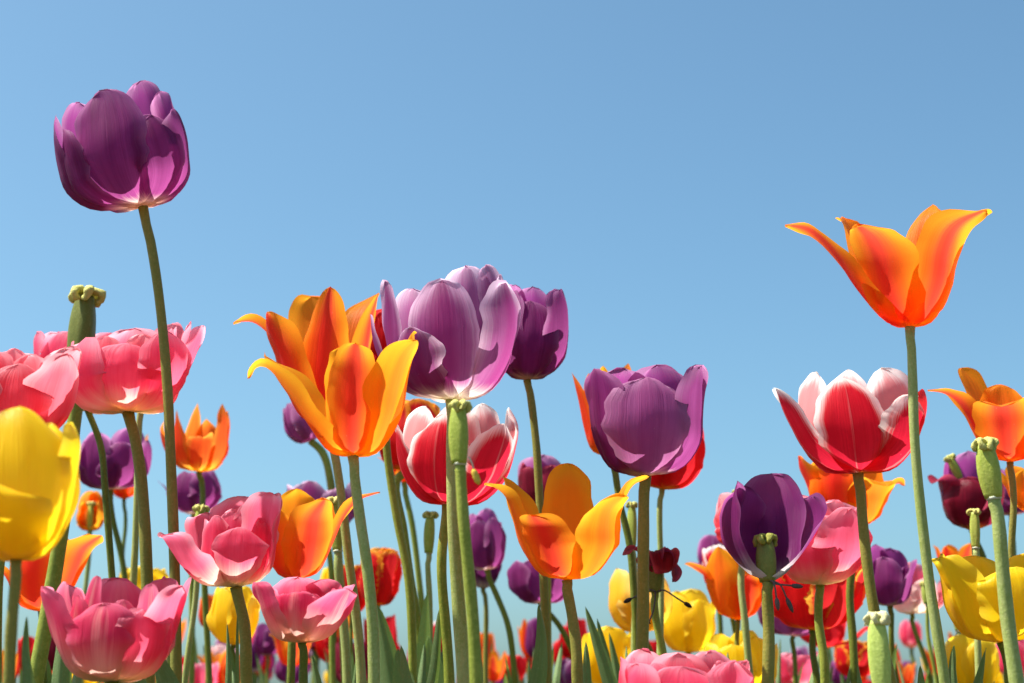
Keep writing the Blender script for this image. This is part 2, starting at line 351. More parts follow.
def stamen(P, rad, an_len, par, org, mat='withered', amat=None):
    m = 10; path = [crom(P, i / (m - 1)) for i in range(m)]
    v, f, uv = tube(path, [rad] * m, 6)
    d = (path[-1] - path[-2]).normalized(); o = len(v)
    p2 = [path[-1] + d * an_len * i / 6 for i in range(7)]
    v2, f2, u2 = tube(p2, [rad * x for x in (1, 2.3, 2.7, 2.7, 2.5, 1.9, .6)], 8)
    st = link_mesh('stamen', v, f, M[mat], par, uv, org)
    a = link_mesh('anther', v2, f2, M[amat or mat], st, u2, org)

# ------------------------------------------------------------------ leaf
def leaf_mesh(pts, hw, seed=0, fold=.5, turn=0.0, nv=26, nu=8):
    """pts: world points from the ground to the tip"""
    rng = random.Random(seed); vs, uv, fs = [], [], []
    f1 = rng.uniform(0, 6)
    for j in range(nv + 1):
        t = j / nv; p = cromc(pts, t); T = (cromc(pts, min(1, t + .03)) - cromc(pts, max(0, t - .03))).normalized()
        an = turn + .5 * math.sin(f1 + t * 2.5) * .5
        sd_ = Vector((math.cos(an), math.sin(an), 0)); sd_ = (sd_ - T * sd_.dot(T)).normalized(); nn = T.cross(sd_).normalized()
        Wd = hw * ((t + .12) ** .35) * (max(0, 1 - t) ** .62) * 1.5
        for i in range(nu + 1):
            u = 2 * i / nu - 1
            vs.append(p + sd_ * u * Wd + nn * (fold * abs(u) ** 1.3 * Wd + .12 * hw * math.sin(f1 + 7 * t + (1.5 if u > 0 else 0)) * u * u))
            uv.append(((u + 1) / 2, t * 3))
    for j in range(nv):
        for i in range(nu):
            k = j * (nu + 1) + i; fs.append((k, k + 1, k + nu + 2, k + nu + 1))
    return vs, fs, uv

# ------------------------------------------------------------------ one tulip
def tag(o, label=None, cat=None, group=None, kind=None):
    if label: o['label'] = label
    if cat: o['category'] = cat
    if group: o['group'] = group
    if kind: o['kind'] = kind
SEED = [11]
ALL = []
def tulip(label, x, y, D, mat, petals, stem, sw=10, smat='stem_green', lean=0, tilt=0, group=None, leaves=(), name='tulip', cat='tulip',
          pod=None, pistil=None, bottom=None, extra=None, low_leaves=2, res=1.0):
    """x, y: pixel where bloom meets stem; D: metres away; stem: further pixels down the stem; sizes in pixels"""
    SEED[0] += 1; sid = SEED[0]; rng = random.Random(sid * 7 + 1)
    B, s = at(x, y, D)
    pts = [B] + [at(a, b, D)[0] for a, b in stem]
    lp, l2 = pts[-1], pts[-2]
    slope = (lp.x - l2.x) / max(.02, l2.z - lp.z); slope = max(-.5, min(.5, slope))
    gx = lp.x + slope * lp.z * .45
    if lp.z > .12: pts.append(Vector((lp.x + slope * (lp.z * .5) * .65, D + rng.uniform(-.004, .004), lp.z * .5)))
    base = Vector((gx, D + rng.uniform(-.008, .008), 0)); pts.append(base - Vector((0, 0, .02)))
    root = bpy.data.objects.new(name, None); COL.objects.link(root); root.location = base; root.empty_display_size = .02
    tag(root, label, cat, group)
    n = 34 if D < 2 else 18
    # drop from the bloom to the ground, dense
    path = [cromc(pts, i / (n - 1)) for i in range(n)]
    r0 = sw * s * .46
    for i in range(2, n - 1):
        a_ = i / n * 9 + sid * 1.7; path[i] = path[i] + Vector((math.sin(a_), math.cos(a_ * 1.3), 0)) * 1.3 * s
    rad = [r0 * (1 + .24 * (i / (n - 1)) + .03 * math.sin(i * .9 + sid)) for i in range(n)]
    if not pod: rad[0] *= 1.12
    v, f, uv = tube(path, rad, 14 if D < 2 else 8)
    link_mesh('stem', v, f, M[smat], root, uv, base)
    R = Matrix.Rotation(math.radians(lean), 3, 'Y') @ Matrix.Rotation(math.radians(tilt), 3, 'X')
    nu, nv = (15, 22) if D < 1.5 else (10, 14)
    el = PITCH + math.atan((341.5 - y) / F_PX)
    for p in petals:
        p['el'] = el
        v, f, uv = petal_mesh(p, rng, nu, nv, s)
        v = [R @ q + B for q in v]
        link_mesh('petal', v, f, M[p.get('mat', mat)], root, uv, base)
    ax = (R @ Vector((0, 0, 1)))
    if pod:                                           # bare seed pod on top of the stem: (length px, radius px, stigma size, materials)
        Lp, rp = pod[0], pod[1]; kw = pod[2] if len(pod) > 2 else {}
        up = (pts[0] - pts[1]).normalized() if not lean else ax
        ovary_parts(B, up, Lp * s, rp * s, root, base, seed=sid, **kw)
        ring_part(B, up, r0 * 1.02, root, base)
    if pistil:
        Lp, rp = pistil[0], pistil[1]; kw = pistil[2] if len(pistil) > 2 else {}
        ovary_parts(B, ax, Lp * s, rp * s, root, base, seed=sid, **kw)
    for lf in leaves:                                 # visible leaves: dict(pts=[(x,y)... tip last], w=px, dy=metres)
        P = [at(a, b, D + lf.get('dy', 0))[0] for a, b in lf['pts']]
        P = [Vector((base.x * .6 + P[0].x * .4, base.y * .5 + P[0].y * .5, 0)), Vector((P[0].x * .9 + base.x * .1, P[0].y, P[0].z * .55))] + P
        SEED[0] += 1
        v, f, uv = leaf_mesh(P, lf['w'] * s, SEED[0], lf.get('fold', .5), lf.get('turn', 0))
        link_mesh('leaf', v, f, M['leaf'], root, uv, base)
    if not leaves and D > 1.15 and low_leaves == 2 and not pod:
        q0 = pts[-3] if len(pts) > 3 else pts[-2]; bx_ = 512 + q0.x / D * F_PX * .98
        for q in range(rng.choice((1, 2, 2))):
            tx = bx_ + rng.uniform(-20, 20); ty = rng.uniform(636, 684); SEED[0] += 1
            P = [base, at(bx_ + rng.uniform(-6, 6), 745, D)[0], at(.5 * (bx_ + tx) + rng.uniform(-3, 3), .5 * (745 + ty), D + rng.uniform(-.03, .03))[0], at(tx, ty, D + rng.uniform(-.05, .05))[0]]
            v, f, uv = leaf_mesh(P, rng.uniform(5, 11) / D * s, SEED[0], rng.uniform(.3, .9), rng.uniform(-.9, .9), 18, 6)
            link_mesh('leaf', v, f, M['leaf'], root, uv, base)
    for k in range(low_leaves):                       # the broad leaves near the ground, below the picture
        a = rng.uniform(0, 6.28); Lh = rng.uniform(.13, .2); sp = rng.uniform(.05, .10)
        d = Vector((math.cos(a), math.sin(a), 0))
        P = [base, base + d * sp * .25 + Vector((0, 0, Lh * .4)), base + d * sp * .6 + Vector((0, 0, Lh * .8)), base + d * sp * 1.2 + Vector((0, 0, Lh))]
        SEED[0] += 1
        v, f, uv = leaf_mesh(P, rng.uniform(.014, .022), SEED[0], .4, a + 1.57, 12, 4)
        link_mesh('leaf', v, f, M['leaf'], root, uv, base)
    if extra: extra(root, B, s, R, base, rng)
    ALL.append(root)
    return root

# bloom templates, for tulips too small or too hidden to need each petal drawn by hand
def cup6(H, R, tip=.7, phi0=0, w=.8, seed=0, **k):
    rng = random.Random(seed + 100); out = []
    for i in range(3):
        out.append(C(phi0 + 60 + 120 * i + rng.uniform(-8, 8), H * rng.uniform(.96, 1.04), R * .9, tip, w * R * .95, **k))
    for i in range(3):
        out.append(C(phi0 + 120 * i + rng.uniform(-8, 8), H * rng.uniform(.88, 1.0), R, tip * rng.uniform(.9, 1.15), w * R, **k))
    return out
def lily6(H, R, phi0=0, w=None, seed=0, Rm=None, **k):
    rng = random.Random(seed + 200); out = []
    for i in range(6):
        rt = R * rng.uniform(.75, 1.08) * (.8 if i % 2 else 1)
        out.append(L(phi0 + 60 * i + rng.uniform(-9, 9), H * rng.uniform(.88, 1.08) * (1.08 if i % 2 else 1), rt, Rm, w, **k))
    return out
def peony(H, R, phi0=0, seed=0, tip=.95, inner=6, **k):
    rng = random.Random(seed + 300); out = []
    for i in range(3): out.append(C(phi0 + 120 * i + rng.uniform(-10, 10), H * rng.uniform(.80, .92), R, tip * 1.05, R * .66, **k))
    for i in range(3): out.append(C(phi0 + 60 + 120 * i + rng.uniform(-10, 10), H * rng.uniform(.88, 1.0), R * .92, tip * 1.03, R * .66, **k))
    for i in range(inner): out.append(C(phi0 + 25 + 360 / inner * i + rng.uniform(-15, 15), H * rng.uniform(.85, 1.02), R * rng.uniform(.5, .72), 1.0, R * rng.uniform(.36, .5), wav=.12, **k))
    return out

# ------------------------------------------------------------------ ground
def build_ground():
    vs, fs, uv = [], [], []
    xs = [-1500, -200, -40, -12] + [-6 + .25 * i for i in range(49)] + [12, 40, 200, 1500]
    ys = [-1500, -200, -30, -6, -2] + [-.5 + .25 * i for i in range(55)] + [18, 40, 200, 2500]
    for y in ys:
        for x in xs:
            h = .012 * noise.noise(Vector((x * 1.3, y * 1.3, 0))) + .006 * noise.noise(Vector((x * 5, y * 5, 3))) if abs(x) < 13 and -3 < y < 20 else 0
            vs.append(Vector((x, y, h - .004))); uv.append((x, y))
    nx = len(xs)
    for j in range(len(ys) - 1):
        for i in range(nx - 1):
            k = j * nx + i; fs.append((k, k + 1, k + nx + 1, k + nx))
    g = link_mesh('ground', vs, fs, M['soil'], None, uv); tag(g, 'brown garden soil of the tulip bed', None, None, 'structure')
    # low green growth between the plants: nobody could count it
    rng = random.Random(3); vs, fs, uv = [], [], []
    for q in range(9000):
        y = .5 + 11 * rng.random() ** 1.3; x = rng.uniform(-1, 1) * (.6 + y * .6)
        a = rng.uniform(0, 6.28); h = rng.uniform(.05, .13); w = rng.uniform(.006, .014); l = rng.uniform(.02, .07)
        d = Vector((math.cos(a), math.sin(a), 0)); sd_ = Vector((-d.y, d.x, 0)); b = Vector((x, y, -.01)); o = len(vs)
        vs += [b - sd_ * w * .6, b + sd_ * w * .6, b + d * l * .4 + Vector((0, 0, h * .6)) - sd_ * w, b + d * l * .4 + Vector((0, 0, h * .6)) + sd_ * w, b + d * l + Vector((0, 0, h))]
        uv += [(0, 0), (1, 0), (0, .5), (1, .5), (.5, 1)]
        fs += [(o, o + 1, o + 3, o + 2), (o + 2, o + 3, o + 4)]
    g = link_mesh('undergrowth', vs, fs, M['leaf'], None, uv); tag(g, 'low green leafy growth covering the soil of the bed', 'ground cover', None, 'stuff')
build_ground()

# ================================================================== THE TULIPS, nearest and largest first
G_PUR, G_ORA, G_PIN, G_YEL, G_RED, G_POD, G_RW = ('purple tulips', 'orange lily-flowered tulips', 'double pink tulips', 'yellow tulips', 'red tulips', 'bare seed pods', 'red and white tulips')

tulip('tall deep purple tulip standing highest in the bed, far left against the sky', 143, 207, 1.0, 'purple', [
    C(-15, 119, 62, .72, 42, wav=.10, b=.36, skew=-2, cup=1.05), C(40, 86, 58, .80, 32, wav=.08, b=.38), C(84, 88, 56, .92, 34, wav=.12), C(120, 110, 56, .72, 34, wav=.10),
    C(-82, 106, 74, .90, 30, wav=.08), C(-62, 90, 68, .95, 28, wav=.08), C(-125, 118, 68, .85, 34), C(162, 128, 60, .85, 30, wav=.08, b=.4)],
    [(158, 290), (168, 380), (172, 470), (174, 560), (175, 683)], 10, 'stem_olive', lean=-13, tilt=3, group=G_PUR)

tulip('orange lily-flowered tulip with a red flame, alone and high at right against the sky', 910, 327, 1.0, 'orange', [
    O(-97, [(0, 0), (24, 8), (50, 42), (70, 74), (94, 97), (119, 105)], 34, b=.85, cup=.9, curl=.10, mat='orange'),
    O(-136, [(0, 0), (22, 8), (42, 42), (54, 78), (66, 105), (76, 117)], 34, b=.5, cup=.9, curl=.25, skew=-6),
    O(-40, [(0, 0), (22, 8), (44, 36), (56, 66), (74, 88), (100, 98)], 34, b=.60, cup=.9, curl=.15, wav=.1),
    O(30, [(0, 0), (22, 8), (42, 38), (50, 72), (66, 98), (104, 112)], 34, b=.66, cup=.95, curl=.12, wav=.1, skew=8),
    O(92, [(0, 0), (22, 8), (40, 38), (54, 74), (70, 104), (90, 116)], 32, b=.66, cup=1.0, curl=.0, mat='amber'),
    O(142, [(0, 0), (20, 8), (38, 44), (46, 80), (56, 112), (72, 130)], 30, b=.72, cup=.9, curl=.2)],
    [(911, 380), (915, 450), (928, 560), (936, 620), (944, 683)], 10, 'stem_pale', group=G_ORA,
    leaves=[dict(pts=[(960, 715), (955, 680), (953, 648)], w=5, dy=.03, turn=.3)])

tulip('red tulip with broad white petal edges, right of centre, behind the tall pale stem', 858, 473, 1.06, 'red_white', [
    O(-12, [(0, 0), (38, 6), (58, 30), (60, 56), (52, 80), (40, 94)], 40, b=.62, cup=.95, wav=.05, skew=-12),
    O(-84, [(0, 0), (26, 3), (52, 22), (66, 48), (76, 70), (82, 85)], 32, b=.66, cup=1.25, wav=.04, curl=.15),
    O(48, [(0, 0), (34, 3), (58, 22), (66, 42), (68, 60), (62, 76)], 44, b=.52, cup=1.2, wav=.06),
    O(-132, [(0, 0), (38, 6), (58, 32), (60, 60), (54, 86), (44, 104)], 38, b=.55, cup=.9),
    O(178, [(0, 0), (34, 6), (50, 32), (52, 62), (46, 90), (34, 107)], 34, b=.68, cup=.9),
    O(126, [(0, 0), (38, 6), (58, 32), (62, 60), (58, 88), (42, 108)], 42, b=.50, cup=1.0),
    O(86, [(0, 0), (34, 4), (56, 24), (66, 46), (70, 68), (67, 84)], 32, b=.44, cup=1.1, mat='red')],
    [(862, 520), (870, 580), (879, 630), (891, 683)], 11, 'stem_olive', group=G_RW,
    leaves=[dict(pts=[(868, 715), (862, 690), (858, 664)], w=8, dy=.05, turn=.3)])

tulip('large pale lilac tulip above the centre, overlapping a darker purple one', 452, 400, 1.0, 'lilac', [
    O(-4, [(0, 0), (34, 6), (56, 32), (62, 62), (54, 92), (40, 118)], 38, b=.40, cup=1.0, wav=.09, curl=.10, skew=-6),
    O(60, [(0, 0), (38, 5), (60, 30), (70, 60), (70, 92), (64, 116)], 38, b=.42, cup=1.15, wav=.08, curl=.05),
    O(-64, [(0, 0), (38, 5), (62, 28), (68, 58), (70, 90), (72, 120)], 28, b=.55, cup=1.1, wav=.10, curl=.12),
    O(-34, [(0, 0), (38, 4), (60, 22), (68, 42), (70, 58), (70, 70)], 34, b=.5, cup=1.0, wav=.08),
    O(-146, [(0, 0), (38, 6), (62, 34), (72, 64), (76, 92), (74, 119)], 34, b=.42, cup=.9, wav=.08),
    O(164, [(0, 0), (36, 6), (56, 36), (62, 74), (60, 110), (50, 141)], 40, b=.42, cup=.9, wav=.08),
    O(132, [(0, 0), (36, 6), (56, 36), (62, 74), (58, 110), (48, 140)], 26, b=.42, cup=1.0, curl=.1, wav=.1),
    O(98, [(0, 0), (36, 6), (58, 36), (62, 70), (58, 100), (50, 128)], 30, b=.42, cup=1.0, wav=.08),
    O(-88, [(0, 0), (40, 5), (62, 24), (74, 46), (80, 66), (82, 88)], 20, b=.5, cup=1.2)],
    [(452, 450), (455, 520), (459, 600), (463, 683)], 13, 'stem_pale', lean=-1, group=G_PUR,
    leaves=[dict(pts=[(412, 715), (406, 680), (401, 645)], w=9, dy=-.02), dict(pts=[(430, 715), (436, 665), (440, 606)], w=9, dy=.06, turn=.6)])

tulip('yellow-orange lily-flowered tulip left of centre, in front of a redder orange one', 353, 456, .90, 'amber', [
    O(2, [(0, 0), (26, 6), (42, 38), (44, 66), (46, 92), (56, 110)], 28, b=.50, cup=1.1, curl=.1, skew=3, mat='orange'),
    O(-80, [(0, 0), (24, 6), (46, 36), (68, 66), (92, 88), (107, 78)], 34, b=.6, cup=1.05, fold=.05),
    O(-112, [(0, 0), (26, 6), (50, 36), (72, 66), (94, 92), (104, 104)], 36, b=.62, cup=1.0),
    O(58, [(0, 0), (26, 6), (42, 36), (50, 66), (62, 96), (76, 114)], 32, b=.5, cup=1.2, wav=.06),
    O(112, [(0, 0), (26, 6), (46, 36), (52, 72), (60, 106), (62, 128)], 36, b=.45, cup=1.0, curl=.15),
    O(-155, [(0, 0), (24, 6), (38, 40), (40, 74), (42, 98), (48, 113)], 22, b=.6, cup=.9)],
    [(360, 510), (366, 560), (371, 620), (374, 683)], 11, 'stem_pale', lean=0, group=G_ORA)

tulip('red-flamed orange lily-flowered tulip just behind and left of the yellow-orange one', 328, 426, 1.12, 'orange', [
    O(-92, [(0, 0), (24, 8), (42, 46), (56, 84), (76, 104), (99, 105)], 31, b=.7, cup=.9, curl=.1, skew=0),
    O(-58, [(0, 0), (26, 8), (44, 42), (54, 70), (66, 96), (70, 112)], 36, b=.55, cup=.9),
    O(-8, [(0, 0), (26, 8), (40, 44), (42, 80), (44, 108), (52, 136)], 28, b=.62, cup=1.1, skew=12),
    O(-155, [(0, 0), (26, 8), (42, 46), (52, 84), (60, 116), (66, 137)], 32, b=.42, cup=.9),
    O(150, [(0, 0), (26, 8), (38, 44), (44, 80), (56, 116), (84, 142)], 28, b=.7, cup=.9),
    O(78, [(0, 0), (26, 8), (36, 40), (38, 74), (42, 104), (50, 134)], 26, b=.7, cup=.9)],
    [(340, 480), (350, 560), (356, 620), (360, 683)], 9, 'stem_pale', group=G_ORA,
    leaves=[dict(pts=[(322, 715), (318, 690), (312, 655)], w=8, dy=.05, turn=-.4), dict(pts=[(352, 715), (356, 670), (361, 640)], w=4, dy=.02)])

tulip('amber-orange lily-flowered tulip in the middle with widely spread petals', 567, 580, .95, 'amber', [
    O(-20, [(0, 0), (30, 4), (46, 26), (50, 40), (52, 54), (62, 64)], 30, b=.50, cup=1.05, wav=.05, skew=-16, mat='orange', fold=.1),
    O(-76, [(0, 0), (28, 6), (46, 34), (54, 60), (64, 84), (84, 96)], 25, b=.62, cup=1.15, curl=.15),
    O(-118, [(0, 0), (28, 6), (50, 36), (56, 66), (64, 92), (72, 106)], 30, b=.62, cup=.9),
    O(44, [(0, 0), (30, 4), (50, 28), (54, 50), (60, 70), (76, 84)], 34, b=.55, cup=1.15, curl=.2, fold=.08),
    O(92, [(0, 0), (28, 6), (48, 30), (54, 60), (66, 92), (84, 104)], 28, b=.62, cup=1.0),
    O(176, [(0, 0), (26, 6), (44, 38), (44, 72), (40, 98), (40, 120)], 29, b=.50, cup=.9, skew=0)],
    [(571, 610), (575, 650), (578, 683)], 11, 'stem_olive', group=G_ORA)

tulip('broad mauve-purple tulip right of centre with one wide oval petal in front', 645, 476, 1.0, 'mauve', [
    O(-2, [(0, 0), (38, 4), (58, 26), (62, 54), (56, 80), (48, 96)], 44, b=.40, a=.6, cup=.85, wav=.035, crease=.02),
    O(-62, [(0, 0), (34, 6), (50, 32), (56, 62), (58, 88), (57, 106)], 38, b=.46, cup=1.1, mat='purple'),
    O(-88, [(0, 0), (32, 6), (48, 32), (54, 60), (56, 84), (55, 98)], 32, b=.46, cup=1.0, mat='purple'),
    O(66, [(0, 0), (36, 5), (56, 30), (60, 58), (62, 86), (62, 110)], 42, b=.44, cup=1.05, mat='purple', wav=.08, curl=.05),
    O(-156, [(0, 0), (34, 6), (48, 32), (50, 62), (48, 92), (42, 112)], 44, b=.42, cup=.9, mat='purple'),
    O(155, [(0, 0), (34, 6), (50, 32), (52, 62), (50, 92), (40, 115)], 44, b=.42, cup=.9, mat='purple'),
    O(98, [(0, 0), (34, 6), (52, 32), (56, 62), (60, 92), (58, 104)], 30, b=.44, cup=.9, mat='purple')],
    [(645, 520), (643, 580), (641, 640), (641, 683)], 12, 'stem_olive', group=G_PUR)

tulip('dark purple closed tulip behind the right edge of the large lilac one', 527, 380, 1.15, 'purple', [
    C(0, 78, 38, .62, 32, wav=.07), C(62, 92, 38, .88, 30, wav=.1), C(-60, 88, 36, .6, 30), C(125, 95, 36, .8, 28, wav=.08), C(-120, 96, 34, .6, 28), C(178, 96, 34, .55, 28)],
    [(533, 410), (538, 450), (540, 500), (543, 590), (546, 683)], 8, 'stem_olive', lean=3, group=G_PUR,
    leaves=[dict(pts=[(530, 715), (534, 690), (529, 662)], w=7, dy=.04, turn=.5)])

tulip('red tulip with white petal edges behind the thick pale stem in the centre', 447, 505, 1.06, 'red_white', [
    O(-14, [(0, 0), (34, 6), (50, 28), (52, 52), (46, 74), (36, 89)], 34, b=.60, cup=1.05),
    O(-78, [(0, 0), (26, 4), (44, 26), (52, 48), (56, 66), (58, 80)], 28, b=.62, cup=1.2, curl=.1),
    O(48, [(0, 0), (32, 4), (54, 24), (62, 44), (68, 66), (66, 82)], 37, b=.58, cup=1.15, skew=6),
    O(-128, [(0, 0), (30, 6), (46, 32), (50, 60), (46, 84), (36, 99)], 30, b=.52, cup=.9),
    O(176, [(0, 0), (30, 6), (46, 32), (48, 62), (42, 88), (32, 106)], 32, b=.56, cup=.9),
    O(138, [(0, 0), (32, 6), (50, 30), (56, 60), (52, 88), (42, 106)], 30, b=.56, cup=.9),
    O(104, [(0, 0), (34, 6), (58, 30), (66, 56), (68, 82), (58, 102)], 32, b=.5, cup=1.0)],
    [(443, 560), (445, 620), (448, 683)], 10, 'stem_green', lean=3, group=G_RW)

tulip('bright yellow tulip cut by the left edge of the photograph, near the camera', 16, 560, .66, 'yellow', [
    O(8, [(0, 0), (34, 6), (58, 30), (66, 52), (66, 66), (58, 76)], 50, b=.36, cup=.9, skew=-26),
    O(24, [(0, 0), (34, 6), (56, 44), (54, 88), (40, 126), (24, 152)], 48, b=.46, cup=1.0, wav=.05, skew=-10),
    O(84, [(0, 0), (30, 8), (50, 46), (56, 86), (58, 118), (48, 138)], 28, b=.36, cup=1.25, wav=.05, curl=.1),
    O(-70, [(0, 0), (34, 6), (58, 44), (62, 88), (56, 120), (48, 140)], 46, b=.46, cup=1.0),
    O(-140, [(0, 0), (34, 6), (56, 44), (60, 88), (52, 120), (40, 140)], 46, b=.46, cup=1.0),
    O(150, [(0, 0), (34, 6), (54, 44), (56, 88), (48, 120), (34, 140)], 42, b=.46, cup=1.0)],
    [(13, 620), (9, 683)], 12, 'stem_olive', group=G_YEL,
    leaves=[dict(pts=[(26, 683), (25, 650), (27, 616)], w=6, turn=.3)])

tulip('wide double pink tulip behind the tall dark stem at upper left, cream at its base', 128, 412, 1.04, 'pink', [
    O(10, [(0, 0), (44, 2), (64, 20), (68, 38), (64, 54), (56, 66)], 36, b=.38, cup=.9),
    O(-40, [(0, 0), (46, 0), (70, 16), (76, 34), (70, 54), (56, 72)], 42, b=.42, cup=1.1, wav=.1),
    O(46, [(0, 0), (40, 2), (64, 20), (72, 40), (70, 60), (64, 78)], 34, b=.42, cup=1.0),
    O(80, [(0, 0), (34, 4), (54, 26), (64, 48), (72, 70), (76, 86)], 22, b=.5, cup=1.1, curl=.1),
    O(-88, [(0, 0), (40, 2), (58, 20), (60, 38), (62, 56), (60, 70)], 38, b=.42, cup=.95, wav=.12),
    O(108, [(0, 0), (36, 2), (48, 24), (54, 48), (58, 72), (58, 92)], 30, b=.42, cup=1.0, wav=.1),
    O(-170, [(0, 0), (40, 4), (58, 26), (60, 48), (58, 70), (52, 88)], 44, b=.40, cup=.9),
    O(145, [(0, 0), (40, 4), (56, 26), (58, 48), (58, 70), (54, 92)], 36, b=.40, cup=.9),
    O(-130, [(0, 0), (40, 4), (58, 22), (62, 42), (64, 58), (62, 72)], 36, b=.42, wav=.12),
    C(-62, 66, 46, 1.1, 24, wav=.15, mat='coral'), C(-22, 74, 44, 1.0, 24, wav=.12, mat='coral'), C(28, 76, 44, 1.0, 22, wav=.1, mat='coral'), C(66, 84, 48, 1.0, 22, wav=.12), C(100, 86, 42, 1.05, 20, wav=.1), C(-110, 72, 44, 1.1, 24, wav=.15)],
    [(139, 460), (145, 510), (147, 560), (147, 600), (147, 683)], 12, 'stem_olive', group=G_PIN)

tulip('coral-pink double tulip cut by the left edge, above the bright yellow one', 12, 440, .90, 'coral', [
    O(52, [(0, 0), (36, 2), (58, 18), (68, 42), (76, 66), (80, 84)], 34, b=.48, cup=1.1),
    O(18, [(0, 0), (42, 2), (62, 20), (66, 40), (62, 58), (54, 74)], 36, b=.42, cup=.9),
    O(-40, [(0, 0), (42, 2), (62, 20), (66, 44), (62, 66), (54, 84)], 50, b=.42, cup=.9),
    O(98, [(0, 0), (36, 4), (54, 24), (56, 50), (58, 74), (62, 90)], 38, b=.42),
    O(140, [(0, 0), (36, 4), (54, 26), (56, 54), (58, 80), (56, 96)], 44, b=.42),
    O(-160, [(0, 0), (36, 4), (54, 26), (56, 54), (58, 80), (56, 92)], 44, b=.42),
    O(-95, [(0, 0), (40, 4), (58, 26), (62, 54), (66, 74), (64, 86)], 44, b=.42),
    C(35, 84, 38, 1.0, 24, wav=.15), C(-15, 86, 40, .95, 26, wav=.15), C(62, 74, 44, 1.1, 18, wav=.15), C(12, 90, 34, 1.0, 20, wav=.15), C(-80, 74, 40, 1.0, 26), C(120, 84, 38, 1.0, 26, wav=.12), C(75, 86, 38, 1.1, 22, wav=.12)],
    [(4, 500), (0, 560), (-3, 620), (-6, 683)], 12, 'stem_green', group=G_PIN)
tulip('ruffled pink double tulip squeezed between two larger pink ones at upper left', 88, 410, 1.20, 'pink', [
    O(-75, [(0, 0), (30, 2), (46, 22), (52, 44), (56, 64), (54, 78)], 32, b=.42, wav=.12),
    O(-20, [(0, 0), (30, 2), (46, 22), (48, 44), (46, 64), (42, 76)], 36, b=.42, wav=.12),
    O(-120, [(0, 0), (30, 2), (44, 22), (48, 44), (52, 64), (48, 80)], 34, b=.42, wav=.12),
    O(40, [(0, 0), (30, 2), (44, 22), (46, 44), (44, 64), (40, 76)], 34, b=.42), O(170, [(0, 0), (30, 2), (40, 22), (42, 44), (40, 64), (40, 80)], 34, b=.42),
    O(110, [(0, 0), (30, 2), (40, 22), (42, 44), (40, 60), (40, 70)], 30, b=.42), C(-50, 72, 30, 1.1, 20, wav=.15), C(-100, 68, 28, 1.1, 20, wav=.15)],
    [(99, 445), (104, 480), (112, 560), (120, 683)], 7, 'stem_dark', group=G_PIN)

tulip('double rose-pink tulip with a pale striped front petal, bottom left corner', 112, 682, .85, 'rose', [
    O(-2, [(0, 0), (42, 6), (58, 28), (60, 48), (56, 64), (48, 76)], 38, b=.38, cup=.85, crease=.02),
    O(-70, [(0, 0), (36, 6), (54, 30), (64, 56), (72, 78), (74, 92)], 44, b=.46, cup=1.0),
    O(44, [(0, 0), (40, 6), (58, 26), (62, 46), (60, 60), (52, 70)], 34, b=.45, cup=.95, mat='pink'),
    O(76, [(0, 0), (38, 6), (56, 30), (62, 56), (70, 80), (72, 94)], 40, b=.42, cup=1.05, mat='pink'),
    O(-112, [(0, 0), (36, 6), (50, 30), (56, 56), (60, 80), (62, 100)], 34, b=.42),
    O(-168, [(0, 0), (36, 6), (54, 32), (56, 60), (54, 86), (48, 106)], 40, b=.4),
    O(140, [(0, 0), (36, 6), (54, 32), (58, 60), (62, 86), (60, 106)], 46, b=.4),
    O(100, [(0, 0), (36, 6), (52, 32), (60, 60), (70, 84), (74, 104)], 26, b=.4),
    C(-24, 104, 44, .75, 15, a=.4), C(-60, 92, 42, 1.0, 22), C(-95, 94, 40, 1.05, 22), C(25, 80, 44, .8, 20, wav=.12), C(90, 90, 44, 1.1, 24, wav=.12), C(-45, 84, 46, .95, 20, wav=.12), C(60, 96, 46, 1.0, 20, wav=.12)],
    [(112, 720), (112, 760)], 13, 'stem_dark', group=G_PIN,
    leaves=[dict(pts=[(60, 683), (62, 640), (57, 590)], w=14, dy=.12, turn=.2), dict(pts=[(168, 700), (160, 670), (148, 640)], w=16, dy=.05), dict(pts=[(140, 710), (136, 683), (130, 655)], w=20, dy=.03, turn=.2), dict(pts=[(32, 700), (26, 660), (26, 617)], w=7, dy=.02)])

tulip('double pink tulip leaning left, with a pale cupped petal, above the bottom left corner', 236, 587, .98, 'pink', [
    O(12, [(0, 0), (32, 6), (50, 24), (54, 38), (50, 50), (44, 58)], 30, b=.40, cup=1.0),
    O(-58, [(0, 0), (32, 2), (52, 16), (64, 32), (72, 46), (80, 50)], 36, b=.48, cup=1.15, fold=.05),
    O(62, [(0, 0), (26, 8), (36, 34), (38, 60), (40, 80), (42, 92)], 34, b=.40, cup=1.0),
    O(-88, [(0, 0), (30, 2), (50, 18), (60, 34), (66, 44), (74, 48)], 26, b=.5, cup=1.0),
    O(-130, [(0, 0), (30, 6), (44, 28), (50, 50), (54, 68), (50, 76)], 34, b=.42),
    O(178, [(0, 0), (26, 8), (36, 34), (38, 60), (38, 80), (34, 92)], 38, b=.4, wav=.1),
    O(115, [(0, 0), (26, 8), (38, 34), (40, 60), (42, 80), (40, 95)], 34, b=.4, wav=.1),
    C(-32, 70, 38, .95, 20, wav=.12), C(-5, 74, 36, .9, 20, wav=.12), C(30, 82, 34, .95, 20, wav=.12), C(52, 68, 36, 1.0, 16, wav=.12), C(-90, 68, 34, 1.0, 20, wav=.12), C(-165, 80, 28, 1.0, 22, wav=.12)],
    [(242, 620), (246, 650), (248, 683)], 12, 'stem_olive', group=G_PIN,
    leaves=[dict(pts=[(228, 700), (228, 660), (227, 622)], w=5, dy=.1), dict(pts=[(238, 700), (238, 650), (238, 610)], w=4, dy=.05, turn=.6)])

